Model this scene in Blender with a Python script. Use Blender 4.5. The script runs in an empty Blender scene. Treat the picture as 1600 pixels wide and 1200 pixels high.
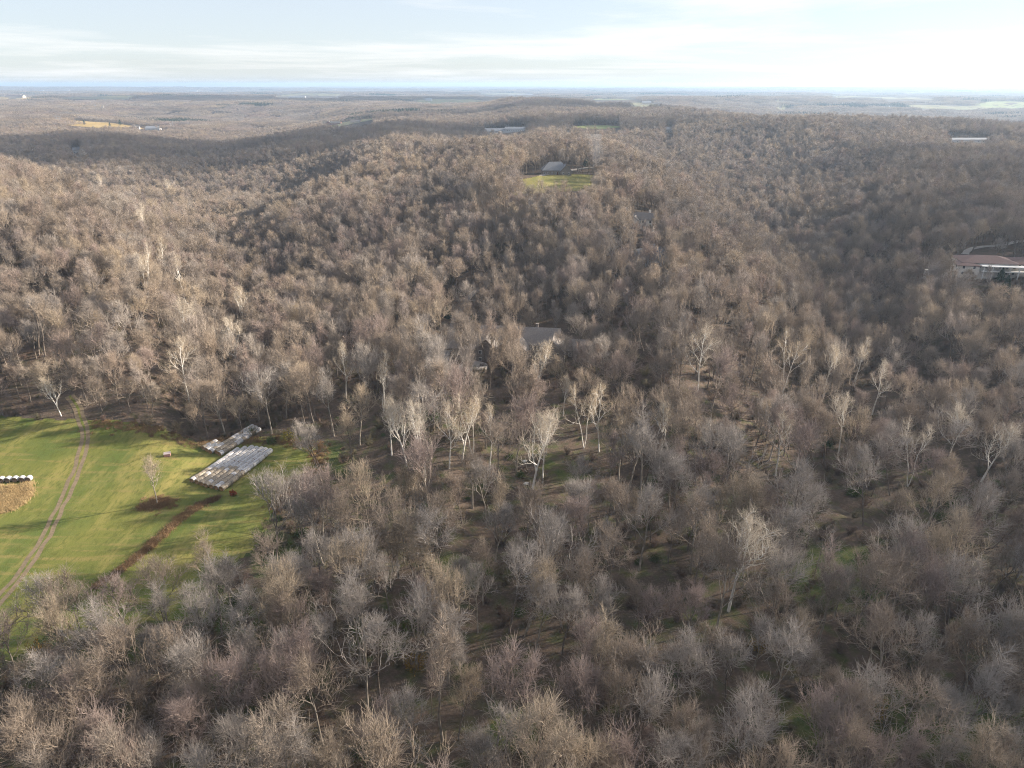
import bpy, math, random
import numpy as np
from mathutils import Vector, Matrix
random.seed(7); RNG = np.random.default_rng(11)
scene = bpy.context.scene
COL = scene.collection
R = math.radians

# ------------------------------------------------------------------ camera
CAM_H, FPX, PITCH = 112.0, 1101.0, R(23.05)
cam_d = bpy.data.cameras.new('camera'); cam = bpy.data.objects.new('camera', cam_d); COL.objects.link(cam)
cam.location = (0, 0, CAM_H); cam.rotation_euler = (R(90) - PITCH, 0, 0)
cam_d.sensor_width = 36; cam_d.lens = 36 * FPX / 1600; cam_d.clip_start = 1; cam_d.clip_end = 90000
scene.camera = cam
# ------------------------------------------------------------------ sky, sun, exposure
SUN_AZ, SUN_EL = R(72), R(21)          # azimuth measured from +Y (view direction) towards +X
w = bpy.data.worlds.new('World'); scene.world = w; w.use_nodes = True
nt = w.node_tree; nt.nodes.clear()
def N(t, typ, **kw):
    n = t.nodes.new(typ)
    for k, v in kw.items(): setattr(n, k, v)
    return n
wo = N(nt, 'ShaderNodeOutputWorld'); bg = N(nt, 'ShaderNodeBackground'); bg.inputs['Strength'].default_value = 0.056
sky = N(nt, 'ShaderNodeTexSky', sky_type='NISHITA', sun_disc=False)
sky.sun_elevation = SUN_EL; sky.sun_rotation = SUN_AZ; sky.altitude = 300; sky.air_density = 1.0; sky.dust_density = 0.5; sky.ozone_density = 6.0
tc = N(nt, 'ShaderNodeTexCoord'); sx = N(nt, 'ShaderNodeSeparateXYZ'); nt.links.new(tc.outputs['Generated'], sx.inputs[0])
zz = N(nt, 'ShaderNodeMath', operation='MAXIMUM'); nt.links.new(sx.outputs['Z'], zz.inputs[0]); zz.inputs[1].default_value = 0.0
za = N(nt, 'ShaderNodeMath', operation='ADD'); nt.links.new(zz.outputs[0], za.inputs[0]); za.inputs[1].default_value = 0.035
dx = N(nt, 'ShaderNodeMath', operation='DIVIDE'); nt.links.new(sx.outputs['X'], dx.inputs[0]); nt.links.new(za.outputs[0], dx.inputs[1])
dy = N(nt, 'ShaderNodeMath', operation='DIVIDE'); nt.links.new(sx.outputs['Y'], dy.inputs[0]); nt.links.new(za.outputs[0], dy.inputs[1])
cb = N(nt, 'ShaderNodeCombineXYZ'); nt.links.new(dx.outputs[0], cb.inputs[0]); nt.links.new(dy.outputs[0], cb.inputs[1])
mp = N(nt, 'ShaderNodeMapping'); mp.inputs['Scale'].default_value = (0.22, 0.22, 1); mp.inputs['Location'].default_value = (3.1, 1.7, 0)
nt.links.new(cb.outputs[0], mp.inputs[0])
nz = N(nt, 'ShaderNodeTexNoise'); nz.inputs['Scale'].default_value = 1.0; nz.inputs['Detail'].default_value = 7; nz.inputs['Roughness'].default_value = 0.6; nz.inputs['Distortion'].default_value = 0.3
nt.links.new(mp.outputs[0], nz.inputs['Vector'])
cr = N(nt, 'ShaderNodeMapRange'); cr.inputs['From Min'].default_value = 0.46; cr.inputs['From Max'].default_value = 0.72; cr.clamp = True
nt.links.new(nz.outputs['Fac'], cr.inputs['Value'])
cm = N(nt, 'ShaderNodeMapRange'); nt.links.new(cr.outputs[0], cm.inputs['Value']); cm.inputs['To Min'].default_value = 0.5; cm.inputs['To Max'].default_value = 0.95   # a veil of thin high cloud, thicker in streaks
mix = N(nt, 'ShaderNodeMix', data_type='RGBA'); nt.links.new(cm.outputs[0], mix.inputs['Factor'])
nt.links.new(sky.outputs[0], mix.inputs['A']); mix.inputs['B'].default_value = (7.3, 7.15, 7.0, 1)
nt.links.new(mix.outputs['Result'], bg.inputs['Color']); nt.links.new(bg.outputs[0], wo.inputs[0])

sd = bpy.data.lights.new('sun', 'SUN'); sun = bpy.data.objects.new('sun', sd); COL.objects.link(sun)
sd.energy = 5.0; sd.angle = R(0.6); sd.color = (1.0, 0.88, 0.73)
SUNV = Vector((math.sin(SUN_AZ) * math.cos(SUN_EL), math.cos(SUN_AZ) * math.cos(SUN_EL), math.sin(SUN_EL)))
sun.rotation_euler = SUNV.to_track_quat('Z', 'Y').to_euler(); sun.location = (0, 0, 400)
vs = scene.view_settings
vs.view_transform = 'Standard'; vs.look = 'None'; vs.gamma = 1; vs.use_curve_mapping = False; vs.exposure = 1.52
cy = scene.cycles
cy.debug_use_spatial_splits = True; cy.max_bounces = 5; cy.diffuse_bounces = 2; cy.glossy_bounces = 2; cy.transmission_bounces = 4; cy.volume_bounces = 1; cy.transparent_max_bounces = 16
cy.use_denoising = True; cy.denoising_prefilter = 'NONE'; cy.use_adaptive_sampling = True; cy.adaptive_threshold = 0.02; cy.light_sampling_threshold = 0.03; cy.filter_width = 1.1

# ------------------------------------------------------------------ picture geometry
def ray(px, py):
    a = (px - 800) / FPX; b = (600 - py) / FPX
    d = np.array([a, math.cos(PITCH) + b * math.sin(PITCH), -math.sin(PITCH) + b * math.cos(PITCH)])
    return d / np.linalg.norm(d)
def project(x, y, z):
    x = np.asarray(x, float); y = np.asarray(y, float); z = np.asarray(z, float) - CAM_H
    dep = y * math.cos(PITCH) - z * math.sin(PITCH); up = y * math.sin(PITCH) + z * math.cos(PITCH)
    return 800 + FPX * x / dep, 600 - FPX * up / dep, dep
def flat(px, py, z=0.0):
    d = ray(px, py); t = (z - CAM_H) / d[2]
    return np.array([d[0] * t, d[1] * t])

# ------------------------------------------------------------------ value noise
class Noise:
    def __init__(s, seed): s.g = np.random.default_rng(seed).random((256, 256))
    def __call__(s, x, y):
        x = np.asarray(x, float); y = np.asarray(y, float)
        i = np.floor(x).astype(int); j = np.floor(y).astype(int); u = x - i; v = y - j
        u = u * u * (3 - 2 * u); v = v * v * (3 - 2 * v); i &= 255; j &= 255; i1 = (i + 1) & 255; j1 = (j + 1) & 255
        g = s.g
        return (g[i, j] * (1 - u) + g[i1, j] * u) * (1 - v) + (g[i, j1] * (1 - u) + g[i1, j1] * u) * v
    def fbm(s, x, y, o=4):
        t = 0; a = .5
        for k in range(o): t = t + a * s(x * 2 ** k + 17 * k, y * 2 ** k + 31 * k); a *= .5
        return t
NA, NB, NC = Noise(1), Noise(2), Noise(3)

# ------------------------------------------------------------------ terrain height: control points (photo x, photo y, height of the ground)
CANOPY = 16.0
CP = [(x, y, 0) for y in (1250, 1000, 800, 680) for x in (-300, 100, 500, 900, 1300, 1800)]       # open ground or valley floor
CP += [(870, 281, 27), (870, 268, 29), (905, 266, 29), (820, 275, 27), (800, 548, 4), (720, 560, 3), (1520, 432, 8), (1590, 430, 9), (400, 610, 0), (800, 620, 0), (1200, 640, 0)]
CPF = [(1600, 590, 1), (0, 590, 2), (930, 500, 4), (960, 400, 12), (870, 302, 12), (900, 240, 24), (1000, 300, 15), (730, 455, 7), (700, 470, 6), (600, 400, 9), (520, 330, 12), (640, 300, 15), (760, 340, 14), (450, 440, 2), (560, 500, 1),
 (400, 520, -1), (310, 430, -2), (300, 340, -3), (400, 288, -8), (340, 266, -14), (0, 500, 7), (60, 430, 15), (150, 350, 18), (0, 285, 30), (110, 288, 25), (200, 400, 7), (-250, 400, 10), (-250, 280, 22),
 (100, 258, -10), (300, 246, -20), (500, 250, -8), (30, 235, -4), (250, 224, 0), (150, 207, 12), (150, 196, 20), (420, 190, 24), (600, 186, 28), (700, 225, 4), (800, 206, 18),
 (1320, 480, -7), (1235, 420, -11), (1215, 350, -9), (1170, 300, 2), (1060, 248, 10), (1450, 560, 0), (1150, 335, 20), (1110, 430, 12), (1190, 480, 3),
 (1600, 390, 16), (1400, 330, 12), (1550, 300, 20), (1300, 260, 16), (1450, 240, 18), (1800, 350, 10), (1300, 205, -6), (1500, 222, 12), (1500, 200, -4), (950, 190, 20), (1100, 180, 24), (1350, 178, 28), (1500, 180, 24)]
RELIEF = 1.75
cp = np.array([np.append(flat(a, b, c * RELIEF), c * RELIEF) for a, b, c in CP] + [np.append(flat(a, b, c * RELIEF + CANOPY), c * RELIEF) for a, b, c in CPF])
cpr = np.log(np.hypot(cp[:, 0], cp[:, 1])) * .36; cpt = np.arctan2(cp[:, 0], cp[:, 1])
def height(x, y):
    x = np.asarray(x, float); y = np.asarray(y, float); shp = x.shape
    x = x.ravel(); y = y.ravel(); r = np.hypot(x, y) + 1e-6
    out = np.empty_like(x)
    for k in range(0, len(x), 20000):
        q = slice(k, k + 20000)
        d2 = (np.log(r[q])[:, None] * .36 - cpr) ** 2 + (np.arctan2(x[q], y[q])[:, None] - cpt) ** 2
        wt = np.exp(-d2 / (2 * .062 ** 2)) + 1e-7 / (d2 + 1e-4)
        out[q] = (wt * cp[:, 2]).sum(1) / wt.sum(1)
    s1 = np.clip((r - 350) / 500, 0, 1); s2 = np.clip((r - 1200) / 1500, 0, 1); s3 = np.clip((r - 3000) / 3000, 0, 1)
    out += s1 * (NA.fbm(x / 170 + 5, y / 170 + 9, 3) - .44) * 14
    out += s2 * (NB.fbm(x / 900 + 2, y / 900 + 7, 4) - .47) * 75 * (1 - .35 * s3)
    out += s3 * (NC.fbm(x / 5200 + 4, y / 3600 + 3, 4) - .47) * 95
    out += (NB.fbm(x / 22, y / 22, 2) - .37) * .7
    return out.reshape(shp)
def H1(x, y): return float(height(np.array([x]), np.array([y]))[0])
def hit(px, py):
    d = ray(px, py); t = np.geomspace(60, 30000, 900)
    P = np.outer(t, d); P[:, 2] += CAM_H
    below = P[:, 2] < height(P[:, 0], P[:, 1])
    if not below.any(): k = len(t) - 1
    else: k = int(np.argmax(below))
    a, b = t[max(k - 1, 0)], t[k]
    for _ in range(18):
        m = .5 * (a + b); p = d * m; p[2] += CAM_H
        if p[2] < H1(p[0], p[1]): b = m
        else: a = m
    p = d * b
    return np.array([p[0], p[1], H1(p[0], p[1])])
def tall(p, ytop):
    """height of an upright thing standing at p whose top shows at photo row ytop"""
    lo, hi = 0, 80
    for _ in range(30):
        m = .5 * (lo + hi)
        if project(p[0], p[1], p[2] + m)[1] > ytop: lo = m
        else: hi = m
    return lo
def poly(pts, z=0.0): return np.array([flat(a, b, z) for a, b in pts])
def inside(pg, x, y):
    x = np.asarray(x); y = np.asarray(y); r = np.zeros(x.shape, bool); n = len(pg)
    for i in range(n):
        x1, y1 = pg[i]; x2, y2 = pg[(i + 1) % n]
        if y1 == y2: continue
        r ^= ((y1 > y) != (y2 > y)) & (x < (x2 - x1) * (y - y1) / (y2 - y1) + x1)
    return r
def near_line(ln, x, y):
    d = np.full(np.shape(x), 1e9)
    for (x1, y1), (x2, y2) in zip(ln[:-1], ln[1:]):
        L2 = (x2 - x1) ** 2 + (y2 - y1) ** 2 + 1e-9
        t = np.clip(((x - x1) * (x2 - x1) + (y - y1) * (y2 - y1)) / L2, 0, 1)
        d = np.minimum(d, np.hypot(x - x1 - t * (x2 - x1), y - y1 - t * (y2 - y1)))
    return d

# ------------------------------------------------------------------ materials
MATS = {}
def mat(name, color, rough=.85, var=.0, scale=1.0, col2=None, spec=.25, bump=0, rnd=None, coord='Object', detail=4, metallic=0):
    if name in MATS: return MATS[name]
    m = bpy.data.materials.new(name); m.use_nodes = True; t = m.node_tree; b = t.nodes['Principled BSDF']
    b.inputs['Roughness'].default_value = rough; b.inputs['Specular IOR Level'].default_value = spec; b.inputs['Metallic'].default_value = metallic
    c4 = (*color, 1); src = None
    if col2 is not None or bump:
        co = N(t, 'ShaderNodeTexCoord'); no = N(t, 'ShaderNodeTexNoise'); no.inputs['Scale'].default_value = scale; no.inputs['Detail'].default_value = detail
        t.links.new(co.outputs[coord], no.inputs['Vector'])
        if col2 is not None:
            r_ = N(t, 'ShaderNodeMapRange'); r_.inputs['From Min'].default_value = .35; r_.inputs['From Max'].default_value = .65; t.links.new(no.outputs['Fac'], r_.inputs['Value'])
            mx = N(t, 'ShaderNodeMix', data_type='RGBA'); mx.inputs['A'].default_value = c4; mx.inputs['B'].default_value = (*col2, 1)
            t.links.new(r_.outputs[0], mx.inputs['Factor']); src = mx.outputs['Result']
        if bump:
            bp = N(t, 'ShaderNodeBump'); bp.inputs['Strength'].default_value = bump; bp.inputs['Distance'].default_value = .1
            t.links.new(no.outputs['Fac'], bp.inputs['Height']); t.links.new(bp.outputs[0], b.inputs['Normal'])
    if rnd is not None:                       # each tree its own tone
        oi = N(t, 'ShaderNodeObjectInfo'); ra = N(t, 'ShaderNodeValToRGB'); ra.color_ramp.interpolation = 'LINEAR'
        els = ra.color_ramp.elements
        while len(els) < len(rnd): els.new(.5)
        for k, c in enumerate(rnd): els[k].position = k / (len(rnd) - 1); els[k].color = (*c, 1)
        t.links.new(oi.outputs['Random'], ra.inputs[0]); src = ra.outputs[0]
    if src is not None: t.links.new(src, b.inputs['Base Color'])
    else: b.inputs['Base Color'].default_value = c4
    MATS[name] = m
    return m
TONES = {'grey': (.33, .295, .265), 'brown': (.285, .232, .185), 'reddish': (.29, .23, .205), 'tan': (.36, .295, .22)}
for k, c in TONES.items(): mat('twig_' + k, c, .9)
mat('twig_mixed', (.2, .16, .13), .9, rnd=[TONES['brown'], (.24, .20, .165), TONES['grey'], TONES['reddish'], (.33, .27, .21), (.26, .225, .195), TONES['tan']])
def stands(m):
    t = m.node_tree; b = t.nodes['Principled BSDF']; src = b.inputs['Base Color'].links[0].from_socket
    ge = N(t, 'ShaderNodeNewGeometry'); no = N(t, 'ShaderNodeTexNoise'); no.inputs['Scale'].default_value = .011; no.inputs['Detail'].default_value = 3; t.links.new(ge.outputs['Position'], no.inputs['Vector'])
    ra = N(t, 'ShaderNodeValToRGB'); e = ra.color_ramp.elements; e[0].position = .36; e[0].color = (.84, .84, .86, 1); e[1].position = .64; e[1].color = (1.2, 1.18, 1.14, 1); t.links.new(no.outputs['Fac'], ra.inputs[0])
    mx = N(t, 'ShaderNodeMix', data_type='RGBA', blend_type='MULTIPLY'); mx.inputs['Factor'].default_value = 1; t.links.new(src, mx.inputs['A']); t.links.new(ra.outputs[0], mx.inputs['B']); t.links.new(mx.outputs['Result'], b.inputs['Base Color'])
stands(MATS['twig_mixed'])
mat('bark', (.13, .105, .085), .95, scale=3, col2=(.20, .17, .145), bump=.4)
mat('bark_pale', (.36, .32, .27), .9, scale=.8, col2=(.20, .17, .14))
mat('bark_white', (.82, .80, .76), .7, scale=.5, col2=(.60, .55, .48), detail=6)
mat('twig_sycamore', (.40, .30, .19), .9, rnd=[(.50, .42, .32), (.56, .49, .40), (.44, .36, .26)])
mat('twig_white', (.55, .50, .44), .9)
mat('cedar', (.028, .05, .02), .8, rnd=[(.028, .05, .02), (.045, .07, .03), (.03, .05, .03)])
mat('leaf_green', (.05, .085, .02), .7, rnd=[(.05, .085, .02), (.07, .10, .025), (.035, .06, .018)])
mat('leaf_yellow', (.30, .25, .04), .7); mat('leaf_gold', (.22, .14, .03), .7); mat('leaf_red', (.30, .08, .03), .8)
mat('dry_weed', (.26, .17, .09), .95, rnd=[(.26, .17, .09), (.17, .10, .06), (.32, .23, .12)])
mat('scrub', (.15, .115, .085), .95, rnd=[(.15, .115, .085), (.17, .12, .10), (.13, .12, .07), (.20, .16, .12)])

# ------------------------------------------------------------------ object helpers
def mesh(name, V, F, mats=(), idx=None, smooth=False):
    me = bpy.data.meshes.new(name)
    V = np.asarray(V, np.float32)
    if isinstance(F, np.ndarray) and F.ndim == 2:
        n, k = F.shape
        me.vertices.add(len(V)); me.vertices.foreach_set('co', V.ravel())
        me.loops.add(n * k); me.loops.foreach_set('vertex_index', F.ravel().astype(np.int32))
        me.polygons.add(n); me.polygons.foreach_set('loop_start', np.arange(0, n * k, k, dtype=np.int32))
        me.update(calc_edges=True)
    else:
        me.from_pydata([tuple(map(float, v)) for v in V], [], [tuple(map(int, f)) for f in F])
    for m in mats: me.materials.append(MATS[m] if isinstance(m, str) else m)
    if idx is not None: me.polygons.foreach_set('material_index', np.asarray(idx, np.int32))
    if smooth: me.polygons.foreach_set('use_smooth', np.ones(len(me.polygons), bool))
    me.update()
    return me
def link(name, me, parent=None, loc=(0, 0, 0), rz=0, scale=(1, 1, 1)):
    o = bpy.data.objects.new(name, me); COL.objects.link(o)
    if parent is not None: o.parent = parent
    o.location = loc; o.rotation_euler = (0, 0, rz); o.scale = scale
    return o
def tag(o, label=None, cat=None, group=None, kind=None):
    for k, v in (('label', label), ('category', cat), ('group', group), ('kind', kind)):
        if v: o[k] = v
    return o
def boxes(L):
    """list of (x0,x1,y0,y1,z0,z1) -> verts, quad faces"""
    V = []; F = []
    for x0, x1, y0, y1, z0, z1 in L:
        b = len(V)
        V += [(x0, y0, z0), (x1, y0, z0), (x1, y1, z0), (x0, y1, z0), (x0, y0, z1), (x1, y0, z1), (x1, y1, z1), (x0, y1, z1)]
        F += [(b, b + 3, b + 2, b + 1), (b + 4, b + 5, b + 6, b + 7), (b, b + 1, b + 5, b + 4), (b + 1, b + 2, b + 6, b + 5), (b + 2, b + 3, b + 7, b + 6), (b + 3, b, b + 4, b + 7)]
    return V, F
def prisms(P0, P1, R0, R1, sides=3):
    """open tapered prisms along the segments P0-P1"""
    P0 = np.asarray(P0, float); P1 = np.asarray(P1, float); R0 = np.asarray(R0, float); R1 = np.asarray(R1, float); n = len(P0)
    D = P1 - P0; D /= np.linalg.norm(D, axis=1, keepdims=True) + 1e-9
    ref = np.where(np.abs(D[:, 2:3]) < .9, np.array([[0, 0, 1.]]), np.array([[1., 0, 0]]))
    U = np.cross(D, ref); U /= np.linalg.norm(U, axis=1, keepdims=True) + 1e-9; W = np.cross(D, U)
    a = np.arange(sides) * 2 * math.pi / sides
    ring = np.cos(a)[None, :, None] * U[:, None, :] + np.sin(a)[None, :, None] * W[:, None, :]
    V = np.concatenate([P0[:, None, :] + ring * R0[:, None, None], P1[:, None, :] + ring * R1[:, None, None]], 1).reshape(-1, 3)
    k = np.arange(sides); k1 = (k + 1) % sides
    q = np.stack([k, k1, k1 + sides, k + sides], 1)
    F = (q[None] + (np.arange(n) * 2 * sides)[:, None, None]).reshape(-1, 4)
    return V, F
def cat(parts):
    Vs = []; Fs = []; b = 0
    for V, F in parts:
        Vs.append(V); Fs.append(F + b); b += len(V)
    return np.concatenate(Vs), np.concatenate(Fs)
def drape(name, cells_xy, step, lift, material, label=None):
    """sheet of square cells lying `lift` above the terrain"""
    k = np.unique(np.concatenate([cells_xy + np.array(o) for o in ((0, 0), (1, 0), (1, 1), (0, 1))]), axis=0)
    key = {tuple(a): i for i, a in enumerate(k)}
    F = np.array([[key[(a, b)], key[(a + 1, b)], key[(a + 1, b + 1)], key[(a, b + 1)]] for a, b in cells_xy])
    x = k[:, 0] * step; y = k[:, 1] * step
    o = link(name, mesh(name, np.stack([x, y, height(x, y) + lift], 1), F, [material], smooth=True))
    return tag(o, label, None, None, 'structure')
def ribbon(name, line, width, lift, material, step=1.5, wob=.3, cross=4):
    """strip following a ground polyline"""
    L = [np.array(p[:2], float) for p in line]; pts = []
    L = [L[0]] + L + [L[-1]]
    for i in range(1, len(L) - 2):
        n = max(2, int(np.linalg.norm(L[i + 1] - L[i]) / step))
        for t in np.arange(n) / n:
            pts.append(.5 * ((2 * L[i]) + (-L[i - 1] + L[i + 1]) * t + (2 * L[i - 1] - 5 * L[i] + 4 * L[i + 1] - L[i + 2]) * t * t + (-L[i - 1] + 3 * L[i] - 3 * L[i + 1] + L[i + 2]) * t ** 3))
    pts.append(L[-2]); P = np.array(pts); T = np.gradient(P, axis=0); T /= np.linalg.norm(T, axis=1, keepdims=True) + 1e-9
    Nn = np.stack([-T[:, 1], T[:, 0]], 1); wl = width / 2 + wob * (NA(np.arange(len(P)) * .35, np.zeros(len(P)) + 3) - .5) * 2; wr = width / 2 + wob * (NB(np.arange(len(P)) * .35, np.zeros(len(P)) + 9) - .5) * 2
    u = np.linspace(0, 1, cross + 1)
    G = P[:, None] + Nn[:, None] * (wl[:, None] * (1 - u) - wr[:, None] * u)[..., None]
    z = height(G[..., 0], G[..., 1]) + lift
    V = np.concatenate([G, z[..., None]], 2).reshape(-1, 3); n = len(P); c = cross + 1
    F = np.array([[i * c + j, i * c + j + 1, (i + 1) * c + j + 1, (i + 1) * c + j] for i in range(n - 1) for j in range(cross)])[:, ::-1]
    return tag(link(name, mesh(name, V, F.copy(), [material], smooth=True)), kind='structure')

# ------------------------------------------------------------------ plan of the place (traced as ground positions)
FIELD = poly([(-330, 658), (0, 679), (60, 685), (120, 683), (200, 687), (260, 690), (310, 695), (350, 685), (430, 682), (480, 682), (515, 702), (490, 735), (445, 760), (425, 800), (405, 850), (345, 890), (330, 960), (200, 975), (90, 985), (20, 1030), (-100, 1100), (-330, 1100)])
TRACK = [flat(a, b) for a, b in [(-60, 1010), (0, 940), (60, 860), (100, 790), (128, 735), (138, 705), (134, 680), (120, 655)]]
DITCH = [flat(a, b) for a, b in [(150, 918), (190, 893), (240, 850), (300, 800), (338, 779)]]
CREEK = [flat(a, b) for a, b in [(1010, 672), (1090, 690), (1190, 735), (1270, 772), (1350, 806), (1460, 832), (1620, 846), (1800, 840)]]
LAWN = poly([(800, 288), (812, 272), (850, 267), (905, 264), (938, 265), (935, 276), (905, 285), (850, 288)], 27 * 1.75)
HOUSE_A = poly([(690, 575), (680, 540), (770, 505), (850, 500), (900, 520), (890, 552), (830, 572)], 6)
OPEN_WOOD = poly([(520, 860), (540, 720), (700, 700), (800, 640), (980, 650), (1000, 720), (960, 850), (800, 900), (640, 900)])
DRIVE_A = [hit(a, b)[:2] for a, b in [(692, 572), (700, 545), (706, 515), (716, 492), (728, 470), (752, 448), (778, 432)]]
# patches without woods far away: (photo x, photo y, half width in photo px, half depth as ratio of distance, colour)
FAR_FIELDS = [(155, 195, 52, .07, 'field_gold'), (700, 157, 60, .12, 'field_pale'), (150, 152, 60, .12, 'field_pale'), (20, 152, 40, .1, 'field_gold'), (960, 156, 44, .10, 'field_green'), (1420, 155, 48, .14, 'field_pale'),
 (1480, 167, 60, .05, 'field_pale'), (930, 199, 40, .02, 'field_green'), (545, 192, 40, .05, 'field_pale'), (1000, 165, 30, .05, 'field_pale'), (1220, 165, 7, .2, 'field_pale'), (790, 148, 50, .1, 'field_pale'), (480, 150, 60, .07, 'field_pale'), (1330, 150, 40, .1, 'field_pale'), (1580, 165, 40, .08, 'field_green')]
FF = []
for a, b, hw, dr, m in FAR_FIELDS:
    p = hit(a, b); r = np.hypot(p[0], p[1]); FF.append((p, math.atan2(p[0], p[1]), math.log(r), hw / FPX * .95, dr, m))
def in_far_field(x, y, grow=1.0):
    th = np.arctan2(x, y); lr = np.log(np.hypot(x, y) + 1e-9); o = np.zeros(np.shape(x), bool)
    for p, t0, l0, ht, dr, m in FF: o |= ((th - t0) / (ht * grow)) ** 2 + ((lr - l0) / (dr * grow)) ** 2 < 1
    return o

# ------------------------------------------------------------------ ground
def ground_material():
    m = bpy.data.materials.new('leaf_litter_ground'); m.use_nodes = True; t = m.node_tree; b = t.nodes['Principled BSDF']; b.inputs['Roughness'].default_value = .95; b.inputs['Specular IOR Level'].default_value = .1
    co = N(t, 'ShaderNodeTexCoord'); at = N(t, 'ShaderNodeAttribute', attribute_name='grassy')
    def noise(s, d=5):
        n = N(t, 'ShaderNodeTexNoise'); n.inputs['Scale'].default_value = s; n.inputs['Detail'].default_value = d; t.links.new(co.outputs['Object'], n.inputs['Vector']); return n
    def mixc(f, a, c, lo=.4, hi=.6):
        r_ = N(t, 'ShaderNodeMapRange'); r_.inputs['From Min'].default_value = lo; r_.inputs['From Max'].default_value = hi; t.links.new(f, r_.inputs['Value'])
        x = N(t, 'ShaderNodeMix', data_type='RGBA'); t.links.new(r_.outputs[0], x.inputs['Factor'])
        for s, v in (('A', a), ('B', c)):
            if isinstance(v, tuple): x.inputs[s].default_value = (*v, 1)
            else: t.links.new(v, x.inputs[s])
        return x.outputs['Result']
    litter = mixc(noise(.09).outputs['Fac'], (.112, .083, .064), (.078, .062, .050))
    litter = mixc(noise(1.3, 6).outputs['Fac'], litter, (.15, .113, .088), .48, .75)
    litter = mixc(noise(.35, 6).outputs['Fac'], litter, (.07, .062, .04), .5, .7)
    grass = mixc(noise(.3).outputs['Fac'], (.048, .072, .022), (.085, .098, .032))
    grass = mixc(noise(2.1).outputs['Fac'], grass, (.13, .11, .06), .5, .75)
    ad = N(t, 'ShaderNodeMath', operation='ADD'); t.links.new(at.outputs['Fac'], ad.inputs[0])
    nn = noise(.22, 6); sb = N(t, 'ShaderNodeMath', operation='SUBTRACT'); t.links.new(nn.outputs['Fac'], sb.inputs[0]); sb.inputs[1].default_value = .5; t.links.new(sb.outputs[0], ad.inputs[1])
    t.links.new(mixc(ad.outputs[0], litter, grass, .38, .62), b.inputs['Base Color'])
    bp = N(t, 'ShaderNodeBump'); bp.inputs['Distance'].default_value = .25; bp.inputs['Strength'].default_value = .6; t.links.new(noise(2.5, 8).outputs['Fac'], bp.inputs['Height']); t.links.new(bp.outputs[0], b.inputs['Normal'])
    return m
rr = np.concatenate([np.arange(0, 60, 20), np.geomspace(60, 34000, 430)]); tt = np.concatenate([np.linspace(-R(180), -R(64), 16)[:-1], np.linspace(-R(64), R(64), 300), np.linspace(R(64), R(180), 16)[1:]])
rr[0] = .5
RR, TT = np.meshgrid(rr, tt, indexing='ij'); gx = RR * np.sin(TT); gy = RR * np.cos(TT); gz = height(gx, gy)
gz -= 2.2 * np.exp(-(near_line(CREEK, gx, gy) / 2.6) ** 2) * (RR < 900)
nr, nc = gx.shape; ii, jj = np.meshgrid(np.arange(nr - 1), np.arange(nc - 1), indexing='ij'); base = (ii * nc + jj).ravel()
GF = np.stack([base, base + 1, base + nc + 1, base + nc], 1)[:, ::-1].copy()
gm = mesh('ground', np.stack([gx, gy, gz], 2).reshape(-1, 3), GF, [ground_material()], smooth=True)
pxg, pyg, dpg = project(gx, gy, gz)
ga = np.zeros(gx.shape)
for cx, cy_, ax, ay, s in [(1300, 900, 110, 60, 1), (1400, 1130, 260, 70, .9), (720, 890, 70, 30, .9), (1160, 785, 40, 25, 1), (830, 1140, 120, 50, .8), (880, 735, 90, 40, .6), (960, 690, 60, 30, .5), (400, 960, 110, 50, .9), (200, 1010, 200, 50, .6), (60, 1040, 120, 60, .7), (1100, 960, 100, 40, .6), (1550, 1150, 150, 80, .9), (510, 720, 50, 40, .9), (430, 870, 60, 60, .8), (700, 750, 120, 50, .35), (1240, 1100, 200, 60, .5), (100, 1150, 200, 60, .5)]:
    ga = np.maximum(ga, s * np.exp(-((pxg - cx) / ax) ** 2 - ((pyg - cy_) / ay) ** 2) * (dpg > 1))
ga = np.maximum(np.minimum(ga * .95, 1), .38 * (RR < 240)); ga = np.maximum(ga, .9 * inside(FIELD, gx, gy))
gm.attributes.new('grassy', 'FLOAT', 'POINT').data.foreach_set('value', ga.ravel().astype(np.float32))
ground = tag(link('ground', gm), kind='structure')

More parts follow.
